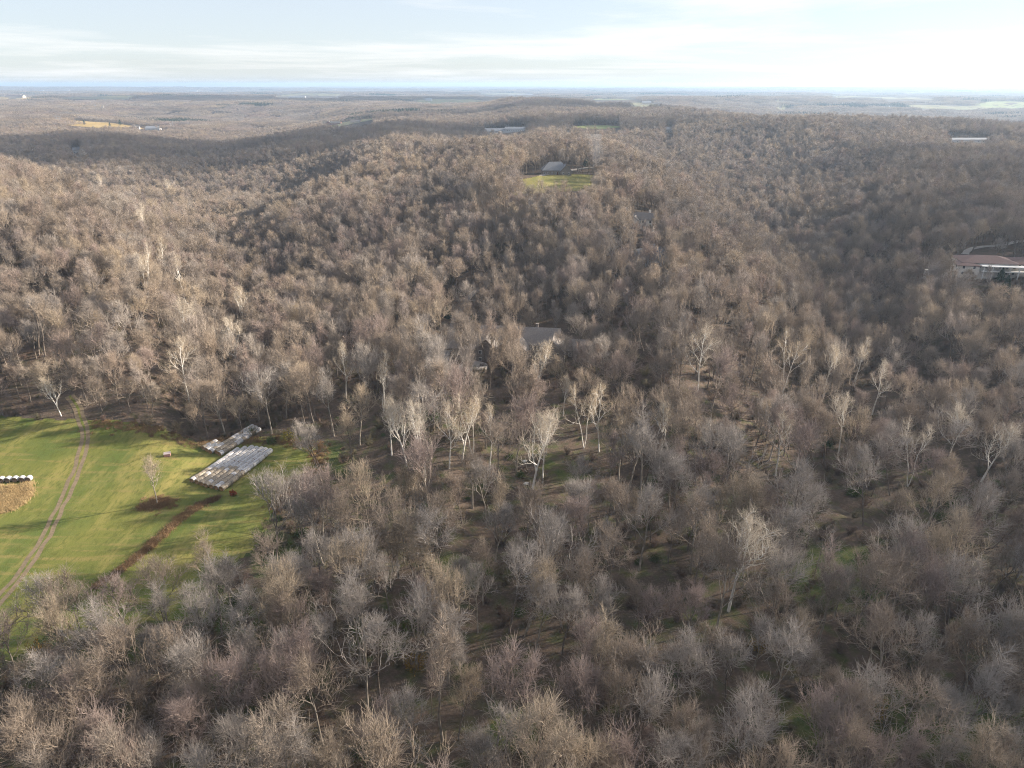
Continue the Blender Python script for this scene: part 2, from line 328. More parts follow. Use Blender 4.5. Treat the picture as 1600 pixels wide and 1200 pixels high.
def grass_material(name, a, b_, c, scale=1.0):
    m = bpy.data.materials.new(name); m.use_nodes = True; t = m.node_tree; b = t.nodes['Principled BSDF']; b.inputs['Roughness'].default_value = .9; b.inputs['Specular IOR Level'].default_value = .15
    co = N(t, 'ShaderNodeTexCoord')
    def noise(s, st=(1, 1, 1), rz=0, d=5):
        mp_ = N(t, 'ShaderNodeMapping'); mp_.inputs['Scale'].default_value = st; mp_.inputs['Rotation'].default_value = (0, 0, rz); t.links.new(co.outputs['Object'], mp_.inputs[0])
        n = N(t, 'ShaderNodeTexNoise'); n.inputs['Scale'].default_value = s; n.inputs['Detail'].default_value = d; t.links.new(mp_.outputs[0], n.inputs['Vector']); return n.outputs['Fac']
    def mixc(f, x_, y_, lo, hi):
        r_ = N(t, 'ShaderNodeMapRange'); r_.inputs['From Min'].default_value = lo; r_.inputs['From Max'].default_value = hi; t.links.new(f, r_.inputs['Value'])
        x = N(t, 'ShaderNodeMix', data_type='RGBA'); t.links.new(r_.outputs[0], x.inputs['Factor'])
        for s, v in (('A', x_), ('B', y_)):
            if isinstance(v, tuple): x.inputs[s].default_value = (*v, 1)
            else: t.links.new(v, x.inputs[s])
        return x.outputs['Result']
    k = mixc(noise(.05 * scale, d=6), a, b_, .4, .62)
    k = mixc(noise(.16 * scale, (1, .22, 1), R(-14)), k, c, .47, .72)
    k = mixc(noise(.5 * scale, (.12, 1, 1), R(20), 6), k, (c[0] * .85, c[1] * .8, c[2] * .9), .52, .74)
    k = mixc(noise(1.2 * scale, (1, .35, 1), R(-14), 7), k, (a[0] * .6, a[1] * .66, a[2] * .6), .48, .75)
    t.links.new(k, b.inputs['Base Color']); MATS[name] = m
    bp = N(t, 'ShaderNodeBump'); bp.inputs['Distance'].default_value = .12; bp.inputs['Strength'].default_value = .7; t.links.new(noise(3, d=6), bp.inputs['Height']); t.links.new(bp.outputs[0], b.inputs['Normal'])
    return m
grass_material('meadow', (.138, .144, .036), (.088, .116, .028), (.25, .215, .07))
grass_material('lawn', (.20, .18, .055), (.15, .155, .045), (.30, .26, .09))
grass_material('field_gold', (.34, .24, .09), (.28, .20, .08), (.4, .3, .14), .2); grass_material('field_pale', (.20, .185, .10), (.15, .16, .075), (.26, .23, .14), .1); grass_material('field_green', (.20, .23, .08), (.16, .2, .07), (.28, .28, .12), .1)
mat('dirt', (.20, .15, .10), .95, scale=1.2, col2=(.14, .112, .072), bump=.5); mat('gravel', (.17, .165, .165), .9, scale=3, col2=(.13, .12, .115)); mat('creek_bed', (.055, .042, .03), .5, scale=.6, col2=(.09, .07, .05), bump=.5)
mat('concrete', (.34, .32, .30), .8, scale=.6, col2=(.28, .26, .24))

def poly_cells(pg, step, wob=1.2):
    lo = np.floor(pg.min(0) / step).astype(int) - 1; hi = np.ceil(pg.max(0) / step).astype(int) + 1
    a, b = np.meshgrid(np.arange(lo[0], hi[0]), np.arange(lo[1], hi[1]), indexing='ij'); a = a.ravel(); b = b.ravel()
    x = (a + .5) * step; y = (b + .5) * step
    x = x + wob * 4 * (NA.fbm(x / 5, y / 5, 3) - .44); y = y + wob * 4 * (NB.fbm(x / 5, y / 5, 3) - .44)
    k = inside(pg, x, y)
    return np.stack([a[k], b[k]], 1)
drape('field', poly_cells(FIELD, 1.0), 1.0, .05, 'meadow')
drape('lawn', poly_cells(LAWN, 2.0), 2.0, .25, 'lawn')
for p, t0, l0, ht, dr, m in FF:
    a = np.linspace(0, 2 * math.pi, 33)[:-1]; V = []; F = []
    for k, s in enumerate((0.0, .4, .7, 1.0)):
        rad = np.exp(l0 + dr * s * np.sin(a)); th = t0 + ht * s * np.cos(a); x = rad * np.sin(th); y = rad * np.cos(th)
        V += list(zip(x, y, height(x, y) + .6))
    F = [(k * 32 + i, k * 32 + (i + 1) % 32, (k + 1) * 32 + (i + 1) % 32, (k + 1) * 32 + i) for k in range(3) for i in range(32)]
    tag(link('field', mesh('field', V, F, [m], smooth=True)), kind='structure')
# two-rut farm track with a grassy crown, drive, creek
track = ribbon('dirt_track', TRACK, 3.0, .08, 'dirt', wob=.35)
ribbon('grass_strip', TRACK, .7, .10, 'meadow', wob=.35, cross=2)
ribbon('driveway', DRIVE_A, 3.2, .15, 'gravel')
cr_o = ribbon('creek', CREEK, 4.2, -1.55, 'creek_bed', wob=.8)
ribbon('driveway', [hit(a, b)[:2] for a, b in [(1508, 398), (1514, 391), (1535, 386), (1560, 384), (1600, 376)]], 3.8, .3, 'concrete')
ribbon('driveway', [hit(a, b)[:2] for a, b in [(845, 275), (880, 269), (915, 263), (932, 262), (950, 258)]], 5, .4, 'concrete', cross=2)

# ------------------------------------------------------------------ tree builder
def unit(v): return v / (math.sqrt(v[0] * v[0] + v[1] * v[1] + v[2] * v[2]) + 1e-9)
def bare_tree(seed, Ht, clear=.4, limbs=7, ang=(25, 60), llen=.5, leader=.9, wob=(.05, .13, .15, .14, .12), up=(.05, .13, .12, .09, .07), nch=(6, 6, 3), r0=None, lean=0, twig_r=.021, twig_L=1.8, fork=0, crook=1.0, thick=1, rmin=(.08, .048)):
    rg = random.Random(seed); S = {0: [], 1: []}     # 0 thick wood, 1 fine wood
    r0 = r0 or Ht * .0135
    def run(p, d, L, r, lev, r_end, nseg):
        pts = [p]; rs = [r]; ds = []
        for i in range(nseg):
            w_ = wob[lev] * (crook if lev else min(crook, 1.3))
            d = unit(np.array((d[0] + rg.gauss(0, w_), d[1] + rg.gauss(0, w_), d[2] + rg.gauss(0, w_) * .7 + up[lev])))
            p = p + d * (L / nseg); pts.append(p); ds.append(d); rs.append(r + (r_end - r) * (i + 1) / nseg)
        bucket = S[0] if lev <= thick else S[1]
        for i in range(nseg): bucket.append((pts[i], pts[i + 1], rs[i], rs[i + 1], lev))
        return pts, rs, ds
    def at(pts, rs, ds, t):
        f = t * len(ds); i = min(int(f), len(ds) - 1); u = f - i
        return pts[i] + (pts[i + 1] - pts[i]) * u, rs[i] + (rs[i + 1] - rs[i]) * u, ds[i]
    def side(d, a, phi):
        ref = np.array((0, 0, 1.)) if abs(d[2]) < .9 else np.array((1., 0, 0))
        u = unit(np.cross(d, ref)); v = np.cross(d, u)
        return unit(d * math.cos(a) + (u * math.cos(phi) + v * math.sin(phi)) * math.sin(a))
    def branch(p, d, L, r, lev):
        nseg = (0, 6, 4, 3, 2)[lev]
        pts, rs, ds = run(p, d, L, r, lev, r * (.3 if lev < 4 else .5), nseg)
        if lev >= 4: return
        n = nch[lev - 1]; ph = rg.random() * 6.28
        for k in range(n):
            t = .22 + .78 * (k + rg.random()) / n; q, rq, dq = at(pts, rs, ds, min(t, .99)); ph += 2.4 + rg.gauss(0, .4)
            a = R(rg.uniform(22, 46)); l2 = L * rg.uniform(.40, .66) * (1.15 - .5 * t)
            if lev == 3: l2 = twig_L * rg.uniform(.6, 1.25)
            r2 = min(rq * .75, r * .5)
            if lev == 1: r2 = max(r2, rmin[0])
            if lev == 2: r2 = max(min(r2, .04), rmin[1])
            if lev == 3: r2 = twig_r
            branch(q, side(dq, a, ph), l2, r2, lev + 1)
    stems = max(1, fork)
    for s in range(stems):
        d0 = np.array((math.sin(R(lean)) , 0, 1.0)); ph0 = rg.random() * 6.28 + s * 6.28 / stems
        if stems > 1: d0 = np.array((math.cos(ph0) * .22, math.sin(ph0) * .22, 1.0))
        d0 = unit(d0); hh = Ht * leader * (1 if s == 0 else rg.uniform(.8, .95))
        pts, rs, ds = run(np.array((0, 0, -.6)), d0, hh + .6, r0 * (1 if stems == 1 else .8), 0, r0 * .22, 9)
        ph = rg.random() * 6.28; n = limbs if stems == 1 else max(4, int(limbs * .65))
        for k in range(n):
            f = (k + rg.random() * .7) / n; t = clear + (.97 - clear) * f
            q, rq, dq = at(pts, rs, ds, t); ph += 2.4 + rg.gauss(0, .35)
            a = R(ang[1] + (ang[0] - ang[1]) * f + rg.gauss(0, 6))
            branch(q, side(dq, a, ph), Ht * llen * (1.05 - .55 * f) * rg.uniform(.8, 1.15), max(rq * .62, .05), 1)
        q, rq, dq = at(pts, rs, ds, .99); branch(q, dq, Ht * .2, rq, 1)
    out = []
    for b in (0, 1):
        parts = []
        for sides, test in ((6, lambda l: l == 0), (4, lambda l: l == 1), (3, lambda l: l >= 2)):
            G = [s for s in S[b] if test(s[4])]
            if G: parts.append(prisms([s[0] for s in G], [s[1] for s in G], [s[2] for s in G], [s[3] for s in G], sides))
        V, F = cat(parts)
        out.append((V, F))
    zt = np.percentile(out[1][0][:, 2], 99.7); k = Ht / zt            # true overall height
    return [(V * k, F) for V, F in out]
def shrub(seed, Ht, stems=9, tw=10, r=.016):
    rg = np.random.default_rng(seed); P0 = []; P1 = []; ra = []; rb = []
    for s in range(stems):
        a = rg.random() * 6.28; d = np.array([math.cos(a) * .5, math.sin(a) * .5, 1.0]) + rg.normal(0, .2, 3); p = np.array([rg.normal(0, .3), rg.normal(0, .3), -.1]); L = Ht * rg.uniform(.6, 1.05)
        for i in range(4):
            d = d / np.linalg.norm(d) + rg.normal(0, .18, 3); q = p + d / np.linalg.norm(d) * L / 4
            P0.append(p); P1.append(q); ra.append(r * 1.8); rb.append(r * 1.3)
            for j in range(tw):
                o = p + (q - p) * rg.random(); e = rg.normal(0, 1, 3); e[2] = abs(e[2]) * .6 + .25; e *= Ht * rg.uniform(.12, .3) / np.linalg.norm(e)
                P0.append(o); P1.append(o + e); ra.append(r); rb.append(r * .6)
            p = q
    return prisms(P0, P1, ra, rb)
def leaves(seed, C, size, n_each=1):
    """small leaf faces (two triangles each) at the points C"""
    rg = np.random.default_rng(seed); n = len(C)
    u = rg.normal(0, 1, (n, 3)); u /= np.linalg.norm(u, axis=1, keepdims=True); v = np.cross(u, rg.normal(0, 1, (n, 3))); v /= np.linalg.norm(v, axis=1, keepdims=True)
    s = size * rg.uniform(.6, 1.3, (n, 1))
    V = np.stack([C - u * s, C + v * s * .5, C + u * s, C - v * s * .5], 1).reshape(-1, 3)
    return V, np.arange(4 * n).reshape(n, 4)
def evergreen(seed, Ht, wid, n=3200, pine=False):
    rg = np.random.default_rng(seed); t = rg.random(n) ** .8; lump = 1 + .28 * np.sin(t * 23 + rg.random() * 6) * (1 if pine else .35)
    ph = rg.random(n) * 6.28; prof = np.where(t < .12, t / .12, (1 - t) ** .75 + .03); rad = wid / 2 * prof * lump * (1 + .22 * np.sin(ph * 5 + t * 40)) * rg.uniform(.55, 1.05, n) ** .5
    C = np.stack([rad * np.cos(ph), rad * np.sin(ph), Ht * (.07 + .93 * t)], 1)
    V, F = leaves(seed, C, .3 if Ht > 5 else .16)
    tr = prisms([(0, 0, -.5)], [(0, 0, Ht * .85)], [Ht * .02], [.03], 6)
    return tr, (V, F)

# kinds of bare trees: shape, words for its outline
SHAPES = [
 ('broad-crowned', bare_tree(1, 20, .48, 8, (12, 56), .38, .80)),
 ('round-crowned', bare_tree(2, 18, .46, 8, (10, 60), .42, .74)),
 ('narrow', bare_tree(3, 22, .52, 8, (12, 36), .25, .92)),
 ('vase-shaped', bare_tree(4, 20, .36, 7, (14, 34), .46, .62)),
 ('twin-trunked', bare_tree(5, 20, .52, 8, (15, 48), .32, .82, fork=2)),
 ('leaning', bare_tree(6, 19, .48, 7, (15, 54), .40, .80, lean=17, crook=1.5)),
 ('slender', bare_tree(7, 15, .42, 7, (12, 36), .28, .9, nch=(5, 5, 4), r0=.10, twig_L=1.2)),
 ('spreading', bare_tree(8, 13, .30, 8, (12, 62), .52, .66, nch=(6, 5, 4), crook=1.6, r0=.2)),
 ('crooked', bare_tree(9, 20, .50, 6, (16, 62), .44, .8, crook=2.1, nch=(6, 6, 3))),
 ('feathery', bare_tree(10, 18, .42, 9, (10, 46), .38, .80, nch=(6, 6, 4), twig_r=.018, twig_L=1.6)),
]
SH_M = [(w_, mesh('trunk_' + str(i), *tr, mats=['bark'], smooth=True), mesh('crown_' + str(i), *cr_, mats=['twig_mixed'])) for i, (w_, (tr, cr_)) in enumerate(SHAPES)]
SK = dict(thick=2, rmin=(.07, .04), twig_r=.02, twig_L=1.7)
SYC = [bare_tree(21, 27, .40, 8, (12, 54), .38, .85, nch=(6, 5, 4), crook=1.9, r0=.36, **SK), bare_tree(22, 27, .48, 9, (10, 46), .32, .88, nch=(6, 5, 4), crook=1.8, r0=.32, fork=2, **SK),
       bare_tree(23, 26, .34, 7, (14, 42), .46, .62, nch=(7, 5, 4), crook=2.2, r0=.36, **SK), bare_tree(24, 25, .42, 9, (12, 58), .42, .8, nch=(6, 5, 4), crook=1.8, r0=.34, **SK)]
SYC_M = [(mesh('sycamore_trunk_%d' % i, *t_, mats=['bark_white'], smooth=True), mesh('sycamore_crown_%d' % i, *c_, mats=['twig_sycamore']), 27 if i < 2 else (26 if i == 2 else 25)) for i, (t_, c_) in enumerate(SYC)]
SNAG_M = []
for i in range(2):
    t_, c_ = bare_tree(31 + i, 17, .4, 5, (20, 50), .4, .8, nch=(4, 2, 1), crook=1.8, r0=.2)
    SNAG_M.append((mesh('snag_trunk_%d' % i, *t_, mats=['bark_pale'], smooth=True), mesh('snag_crown_%d' % i, *c_, mats=['twig_grey'])))
EVER = [evergreen(41, 11, 5), evergreen(42, 8, 4), evergreen(43, 15, 8, 4200, True)]
EV_M = [(mesh('cedar_trunk_%d' % i, *t_, mats=['bark']), mesh('cedar_crown_%d' % i, *c_, mats=['cedar']), h_) for i, ((t_, c_), h_) in enumerate(zip(EVER, (11, 8, 15)))]
def green_shrub():
    rg = np.random.default_rng(58); n_ = 1100; d = rg.normal(0, 1, (n_, 3)); d /= np.linalg.norm(d, axis=1, keepdims=True); d[:, 2] = np.abs(d[:, 2])
    return leaves(58, d * rg.uniform(.2, 1, (n_, 1)) ** .6 * np.array((2.0, 1.7, 2.1)) * (1 + .3 * np.sin(d[:, :1] * 6 + d[:, 1:2] * 8)), .14)
GREEN_M = mesh('green_scrub', *green_shrub(), mats=['leaf_green'])
SHRUB_M = [mesh('scrub_%d' % i, *shrub(50 + i, (3.2, 2.4, 4.2)[i], (12, 12, 10)[i], 14), mats=['scrub']) for i in range(3)]

# ------------------------------------------------------------------ scattering by geometry nodes (woods nobody could count)
def proto(name, me):
    return bpy.data.objects.new(name, me)          # not linked: only its geometry is read
def scatter(name, P, rot, scl, var, protos, label, cat_):
    """protos: list of lists of meshes; one mesh object whose points carry copies of that geometry"""
    me = bpy.data.meshes.new(name); me.vertices.add(len(P)); me.vertices.foreach_set('co', np.asarray(P, np.float32).ravel())
    for an, ty, fld, arr in (('rot', 'FLOAT_VECTOR', 'vector', rot), ('scl', 'FLOAT_VECTOR', 'vector', scl), ('var', 'INT', 'value', var)):
        me.attributes.new(an, ty, 'POINT').data.foreach_set(fld, np.ascontiguousarray(arr, np.int32 if ty == 'INT' else np.float32).ravel())
    o = link(name, me); tag(o, label, cat_, None, 'stuff')
    g = bpy.data.node_groups.new(name, 'GeometryNodeTree')
    g.interface.new_socket(name='Geometry', in_out='INPUT', socket_type='NodeSocketGeometry'); g.interface.new_socket(name='Geometry', in_out='OUTPUT', socket_type='NodeSocketGeometry')
    gi = g.nodes.new('NodeGroupInput'); go = g.nodes.new('NodeGroupOutput'); ip = g.nodes.new('GeometryNodeInstanceOnPoints'); J = g.nodes.new('GeometryNodeJoinGeometry')
    for k, ms in enumerate(reversed(protos)):
        gt = g.nodes.new('GeometryNodeGeometryToInstance'); j2 = g.nodes.new('GeometryNodeJoinGeometry')
        for m in ms:
            oi = g.nodes.new('GeometryNodeObjectInfo'); oi.inputs['Object'].default_value = proto(name + '_source', m); g.links.new(oi.outputs['Geometry'], j2.inputs[0])
        g.links.new(j2.outputs[0], gt.inputs[0]); g.links.new(gt.outputs[0], J.inputs[0])
    def attr(n, ty):
        a = g.nodes.new('GeometryNodeInputNamedAttribute'); a.data_type = ty; a.inputs['Name'].default_value = n; return a.outputs[0]
    er = g.nodes.new('FunctionNodeEulerToRotation'); g.links.new(attr('rot', 'FLOAT_VECTOR'), er.inputs[0])
    g.links.new(gi.outputs[0], ip.inputs['Points']); g.links.new(J.outputs[0], ip.inputs['Instance']); ip.inputs['Pick Instance'].default_value = True
    g.links.new(attr('var', 'INT'), ip.inputs['Instance Index']); g.links.new(er.outputs[0], ip.inputs['Rotation']); g.links.new(attr('scl', 'FLOAT_VECTOR'), ip.inputs['Scale'])
    g.links.new(ip.outputs[0], go.inputs[0])
    md = o.modifiers.new('scatter', 'NODES'); md.node_group = g
    return o

# ------------------------------------------------------------------ single trees read from the photograph
def plant(name, parts, p, s, rz, label, cat_, group=None, mats=None):
    e = link(name, None, None, (p[0], p[1], p[2]), rz, (s, s, s) if np.isscalar(s) else s)
    tag(e, label, cat_, group)
    for nm, me in zip(('trunk', 'crown'), parts):
        c = link(nm, me, e)
        if mats and nm in mats: c.material_slots[0].link = 'OBJECT'; c.material_slots[0].material = MATS[mats[nm]]
    return e
SIGHT = []; SOLO = []                                        # ground spots taken: (x, y, radius)
# photo x and y of the foot, y of the top, shape, words
SYCS = [(541, 626, 533, 0, 'big white sycamore with spreading crown, first of the pale trees left of the house'),
 (600, 636, 552, 1, 'white twin-stemmed sycamore next to the big one left of the house'),
 (664, 752, 612, 1, 'tallest white sycamore of the clump in the middle of the wood'),
 (612, 712, 612, 3, 'white sycamore on the left side of the middle clump, one limb reaching left'),
 (636, 722, 625, 2, 'forking white sycamore inside the middle clump'),
 (702, 726, 628, 0, 'thin white sycamore with hooked limb right of the middle clump'),
 (722, 720, 618, 2, 'slim pale sycamore, second from the right end of the middle clump'),
 (738, 712, 612, 1, 'slim pale sycamore at the right end of the middle clump'),
 (832, 765, 628, 2, 'white forked sycamore above the brush piles in the middle'),
 (848, 742, 650, 3, 'pale grey sycamore close behind the white forked one'),
 (836, 622, 528, 2, 'white candelabra sycamore standing in front of the house'),
 (880, 650, 585, 3, 'pale tan sycamore right of the candelabra tree'),
 (912, 700, 600, 1, 'white sycamore, left one of the pair right of the middle'),
 (936, 706, 592, 0, 'white sycamore, right and fuller one of the pair right of the middle'),
 (1138, 955, 792, 3, 'bright white sycamore with contorted limbs, alone in the right front wood'),
 (1222, 618, 516, 1, 'tall pale brown sycamore on the right below the gully'),
 (1310, 690, 612, 3, 'thin pale sycamore right of the creek'),
 (1532, 755, 650, 2, 'pale sycamore near the right edge of the photo'),
 (1212, 706, 640, 0, 'small pale sycamore beside the creek bend'),
 (1418, 730, 655, 1, 'slim pale sycamore between creek and right edge'),
 (1090, 560, 503, 0, 'golden brown sycamore on the slope right of the house'),
 (384, 498, 443, 3, 'white-limbed sycamore with wide crown in the left valley'),
 (372, 542, 488, 2, 'fan-shaped tan sycamore below the wide one in the left valley'),
 (293, 520, 464, 3, 'white-limbed sycamore, middle of three down the left valley side'),
 (296, 586, 524, 0, 'tan sycamore, lowest of three above the hay field'),
 (232, 432, 380, 1, 'pale golden sycamore, left one of the sunlit trio on the left slope'),
 (262, 412, 368, 0, 'pale golden sycamore, back one of the sunlit trio on the left slope'),
 (290, 452, 392, 3, 'pale golden sycamore, front right one of the sunlit trio on the left slope'),
 (226, 368, 318, 1, 'pale sycamore upslope of the sunlit trio'),
 (272, 316, 278, 2, 'pale fan-shaped sycamore at the head of the left valley'),
 (100, 296, 256, 1, 'thin white sycamore standing on the left crest'),
 (131, 306, 280, 0, 'pale sycamore, middle of three on the left crest'),
 (162, 304, 272, 3, 'broad pale sycamore, right of three on the left crest'),
 (1285, 612, 535, 3, 'pale tan sycamore, left of the row above the right creek bank'),
 (1332, 604, 528, 1, 'pale tan sycamore, middle of the row above the right creek bank'),
 (1362, 642, 560, 0, 'pale tan sycamore, right of the row above the right creek bank'),
 (1482, 700, 622, 2, 'pale forked sycamore some way left of the right edge'),
 (1030, 690, 628, 3, 'grey-white sycamore above the upper end of the creek'),
 (765, 700, 630, 0, 'thin white sycamore between the middle clump and the forked one'),
 (96, 650, 598, 2, 'pale yellowish sycamore at the wood edge where the track enters')]
for a, b, yt, k, lab in SYCS:
    h_ = 0
    for b2 in range(b, b + (3 if b == 650 else 60), 3):               # the foot is often hidden: walk nearer until the tree is full size
        p = hit(a, b2); h_ = tall(p, yt)
        if h_ >= (26 if b < 600 else 22): break
    tm, cm_, H0 = SYC_M[k]; s = min(max(h_, 15), 28) / H0
    plant('sycamore_tree', (tm, cm_), p, (s * (1.12 if b == 955 else .9), s * (1.12 if b == 955 else .9), s), random.random() * 6.28, lab, 'tree', 'pale sycamores in the wood'); SOLO.append((p[0], p[1], 7.0)); SIGHT.append((a, (yt + b) / 2, 15 if b < 600 else (14 if a > 1000 and b != 955 else 28), max(8, (b - yt) * .35), .85, p))
p = hit(246, 788); s = tall(p, 703) / 27
plant('field_tree', SYC_M[3][:2], p, s, .6, 'lone pale yellow bare tree standing in the grass field', 'tree', None, {'trunk': 'bark_pale', 'crown': 'twig_tan'}); SOLO.append((p[0], p[1], 3))
for a, b, yt, k, lab in [(388, 1158, 1046, 0, 'dead bleached tree snag with few limbs at the bottom, left part'), (316, 1120, 1065, 1, 'broken grey snag beside the bleached dead tree'), (575, 1118, 962, 1, 'tall thin pale grey tree with open crown at the bottom'), (1272, 900, 818, 0, 'slim grey-green dead tree in the grassy gap'), (895, 960, 890, 1, 'pale half-dead tree right of the bottom middle'), (632, 880, 790, 0, 'thin bleached tree in front of the middle clump'), (240, 945, 905, 1, 'short white snag at the lower field edge')]:
    p = hit(a, b); s = tall(p, yt) / 17; plant('dead_tree', SNAG_M[k], p, s, random.random() * 6.28, lab, 'tree', 'dead trees'); SOLO.append((p[0], p[1], 2.5))
for a, b, h_, k, lab in [(414, 862, 5, 1, 'dark green cedar bush at the right field edge'), (678, 556, 9, 0, 'green cedar left of the house drive'), (700, 500, 7, 1, 'dark round evergreen beside the grey drive bend'), (738, 505, 5, 1, 'low dark evergreen right of the drive bend'), (870, 560, 8, 1, 'dark evergreen at the right end of the house'), (768, 512, 5, 1, 'small green evergreen behind the house roof'),
  (1014, 375, 9, 0, 'green pine above the dark hillside house'), (1568, 462, 10, 0, 'green cedar below the white mansion'), (1562, 440, 7, 1, 'dark green cedar against the mansion porch'), (132, 195, 14, 2, 'dark pine left in the golden far field'), (172, 198, 13, 2, 'round dark pine, middle of the golden far field'), (188, 196, 18, 2, 'tall dark pine at the right of the golden far field'), (893, 192, 20, 2, 'tall dark pine on the far ridge left of the meadow'), (1018, 196, 22, 2, 'large dark green pine on the far ridge right of the meadow'), (810, 192, 18, 2, 'dark pine behind the far white buildings'), (1176, 178, 20, 2, 'dark pine on the far ridge where the road cut ends'), (586, 188, 20, 2, 'tall dark pine beside the far brick house'), (1290, 236, 14, 2, 'dark evergreen in the hazy wood on the right'), (915, 262, 12, 0, 'conical evergreen beside the lawn drive'), (945, 268, 11, 0, 'dark evergreen at the right end of the lawn')]:
    p = hit(a, b); tm, cm_, H0 = EV_M[k]; s = h_ / H0; plant('evergreen_tree', (tm, cm_), p, s, random.random() * 6.28, lab, 'tree', 'evergreens'); SOLO.append((p[0], p[1], 4 if h_ > 8 else 2.5))

# ------------------------------------------------------------------ the wood: where trees stand
CELL = 6.8
def wood_points(rmin, rmax, cell, mr, ml):
    x = np.arange(-rmax, rmax, cell); y = np.arange(0, rmax, cell); X, Y = np.meshgrid(x, y, indexing='ij'); X = X.ravel(); Y = Y.ravel()
    k = (np.hypot(X, Y) < rmax + cell) & (np.hypot(X, Y) > rmin - cell) & (np.abs(X) < .8 * (Y + 60) + max(mr, ml)); X = X[k]; Y = Y[k]
    X = X + RNG.uniform(-.46, .46, len(X)) * cell; Y = Y + RNG.uniform(-.46, .46, len(Y)) * cell
    r = np.hypot(X, Y); k = (r < rmax) & (r >= rmin); X = X[k]; Y = Y[k]; Z = height(X, Y)
    u, v, d = project(X, Y, Z + 8)
    hw = .727 * d; k = (d > 20) & (X < hw + mr) & (X > -hw - ml) & (v < 1200 + 420)
    return X[k], Y[k], Z[k]
X, Y, Z = wood_points(40, 2300, CELL, 90, 40)
r = np.hypot(X, Y); keep = ~inside(FIELD, X, Y) & ~inside(LAWN, X, Y) & ~in_far_field(X, Y, .95)
thin = NC.fbm(X / 26, Y / 26, 3)
keep &= RNG.random(len(X)) < np.where(inside(OPEN_WOOD, X, Y), .62, np.where(r < 230, .82, .98)) * np.where((thin < .33) & (r < 320), .55, 1)
keep &= near_line(TRACK, X, Y) > 3; keep &= near_line(CREEK, X, Y) > 3.4; keep &= near_line(DRIVE_A, X, Y) > 4.2
HOUSE_SPOTS = [(hit(800, 562) + np.array((2, 8, 0)), 14), (hit(800, 562) + np.array((-16, 8, 0)), 9), (hit(800, 562) + np.array((19, 4, 0)), 10), (hit(1008, 352), 13), (hit(1015, 410), 14), (hit(1535, 425), 30), (hit(1590, 425), 24), (hit(868, 270), 18), (hit(240, 202), 60), (hit(790, 206), 70), (hit(1510, 222), 60), (hit(122, 238), 18), (hit(548, 195), 40)]
for p, rad in HOUSE_SPOTS: keep &= np.hypot(X - p[0], Y - p[1]) > rad
for a, b, rad in SOLO: keep &= np.hypot(X - a, Y - b) > rad
for a, b, ra_ in [(1300, 900, 34), (720, 890, 24), (1160, 785, 22), (880, 735, 26), (510, 720, 24)]:       # small glades
    g_ = flat(a, b); keep &= np.hypot(X - g_[0], Y - g_[1]) > ra_ * .28
# clearings: (photo x, y, half width, half height, chance a tree standing in front is missing)
CLEAR = [(870, 275, 60, 7, 1.0), (862, 530, 34, 14, .7), (780, 560, 60, 12, .15), (715, 560, 28, 10, .7), (735, 462, 30, 24, .3), (1545, 425, 64, 18, .95), (1535, 390, 30, 6, .7), (1012, 405, 24, 10, .5), (1006, 350, 14, 9, .7), (122, 237, 10, 4, 1), (95, 648, 10, 40, .5), (505, 672, 26, 12, .6),
 (362, 690, 90, 14, .9), (440, 730, 52, 26, .85), (400, 800, 48, 36, .6), (250, 880, 90, 30, .4), (1120, 705, 30, 5, .4), (1190, 737, 30, 5, .45), (1265, 771, 32, 5, .45), (1335, 802, 30, 5, .45), (960, 560, 40, 30, .25), (1110, 495, 40, 30, .25)] + [(a_, b_, hw_ , 4, 1) for a_, b_, hw_, _, _ in FAR_FIELDS] + [(240, 201, 24, 4, 1), (790, 205, 34, 4, 1), (1511, 220, 30, 4, 1), (540, 193, 36, 4, 1), (1043, 206, 8, 3, 1)]
CLEAR = [(c_, project(*[np.array([k_]) for k_ in hit(c_[0], c_[1])])[2][0]) for c_ in CLEAR] + [(c_[:5], project(*c_[5])[2] - 1) for c_ in SIGHT]
def blocks(X, Y, Z, ht):
    ut, vt, dt = project(X, Y, Z + ht); ub, vb, db = project(X, Y, Z); rj = RNG.random(len(X)); o = np.zeros(len(X), bool)
    for (cx, cy_, ax, ay, pr), dT in CLEAR: o |= (db < dT) & (np.abs(ub - cx) < ax) & (vt < cy_ + ay * .6) & (vb > cy_ - ay) & (rj < pr)
    return o
keep &= ~blocks(X, Y, Z, 21.0)
X = X[keep]; Y = Y[keep]; Z = Z[keep]; n = len(X); r = np.hypot(X, Y)
age = NA.fbm(X / 60 + 3, Y / 60, 3); var = RNG.choice(len(SH_M), n, p=[.17, .15, .10, .11, .07, .05, .09, .07, .07, .12])
near_b = r < 260
scl = RNG.uniform(.70, 1.2, n) * (.80 + .55 * age) * np.where(r < 230, 1.07, 1)
rot = RNG.uniform(0, 6.283, n); tilt = RNG.normal(0, .045, (n, 2))
u, v, d = project(X, Y, Z + 10); inframe = (u > 0) & (u < 1600) & (v > 250) & (v < 1225)
size = np.where(inframe, scl / d, 0); order = np.argsort(-size)[:300]
solo = np.zeros(n, bool); solo[order] = True
def place_words(u, v):
    c = ['at the left edge', 'near the left edge', 'left of the middle', 'just left of the middle', 'just right of the middle', 'right of the middle', 'near the right edge', 'at the right edge'][int(min(max(u / 200, 0), 7))]
    rw = ['along the bottom edge', 'low in the wood', 'in the lower wood', 'halfway up the wood', 'behind the near wood'][0 if v > 1110 else 1 if v > 1000 else 2 if v > 900 else 3 if v > 810 else 4]
    return rw + ', ' + c
TN = list(TONES); MADE = {}
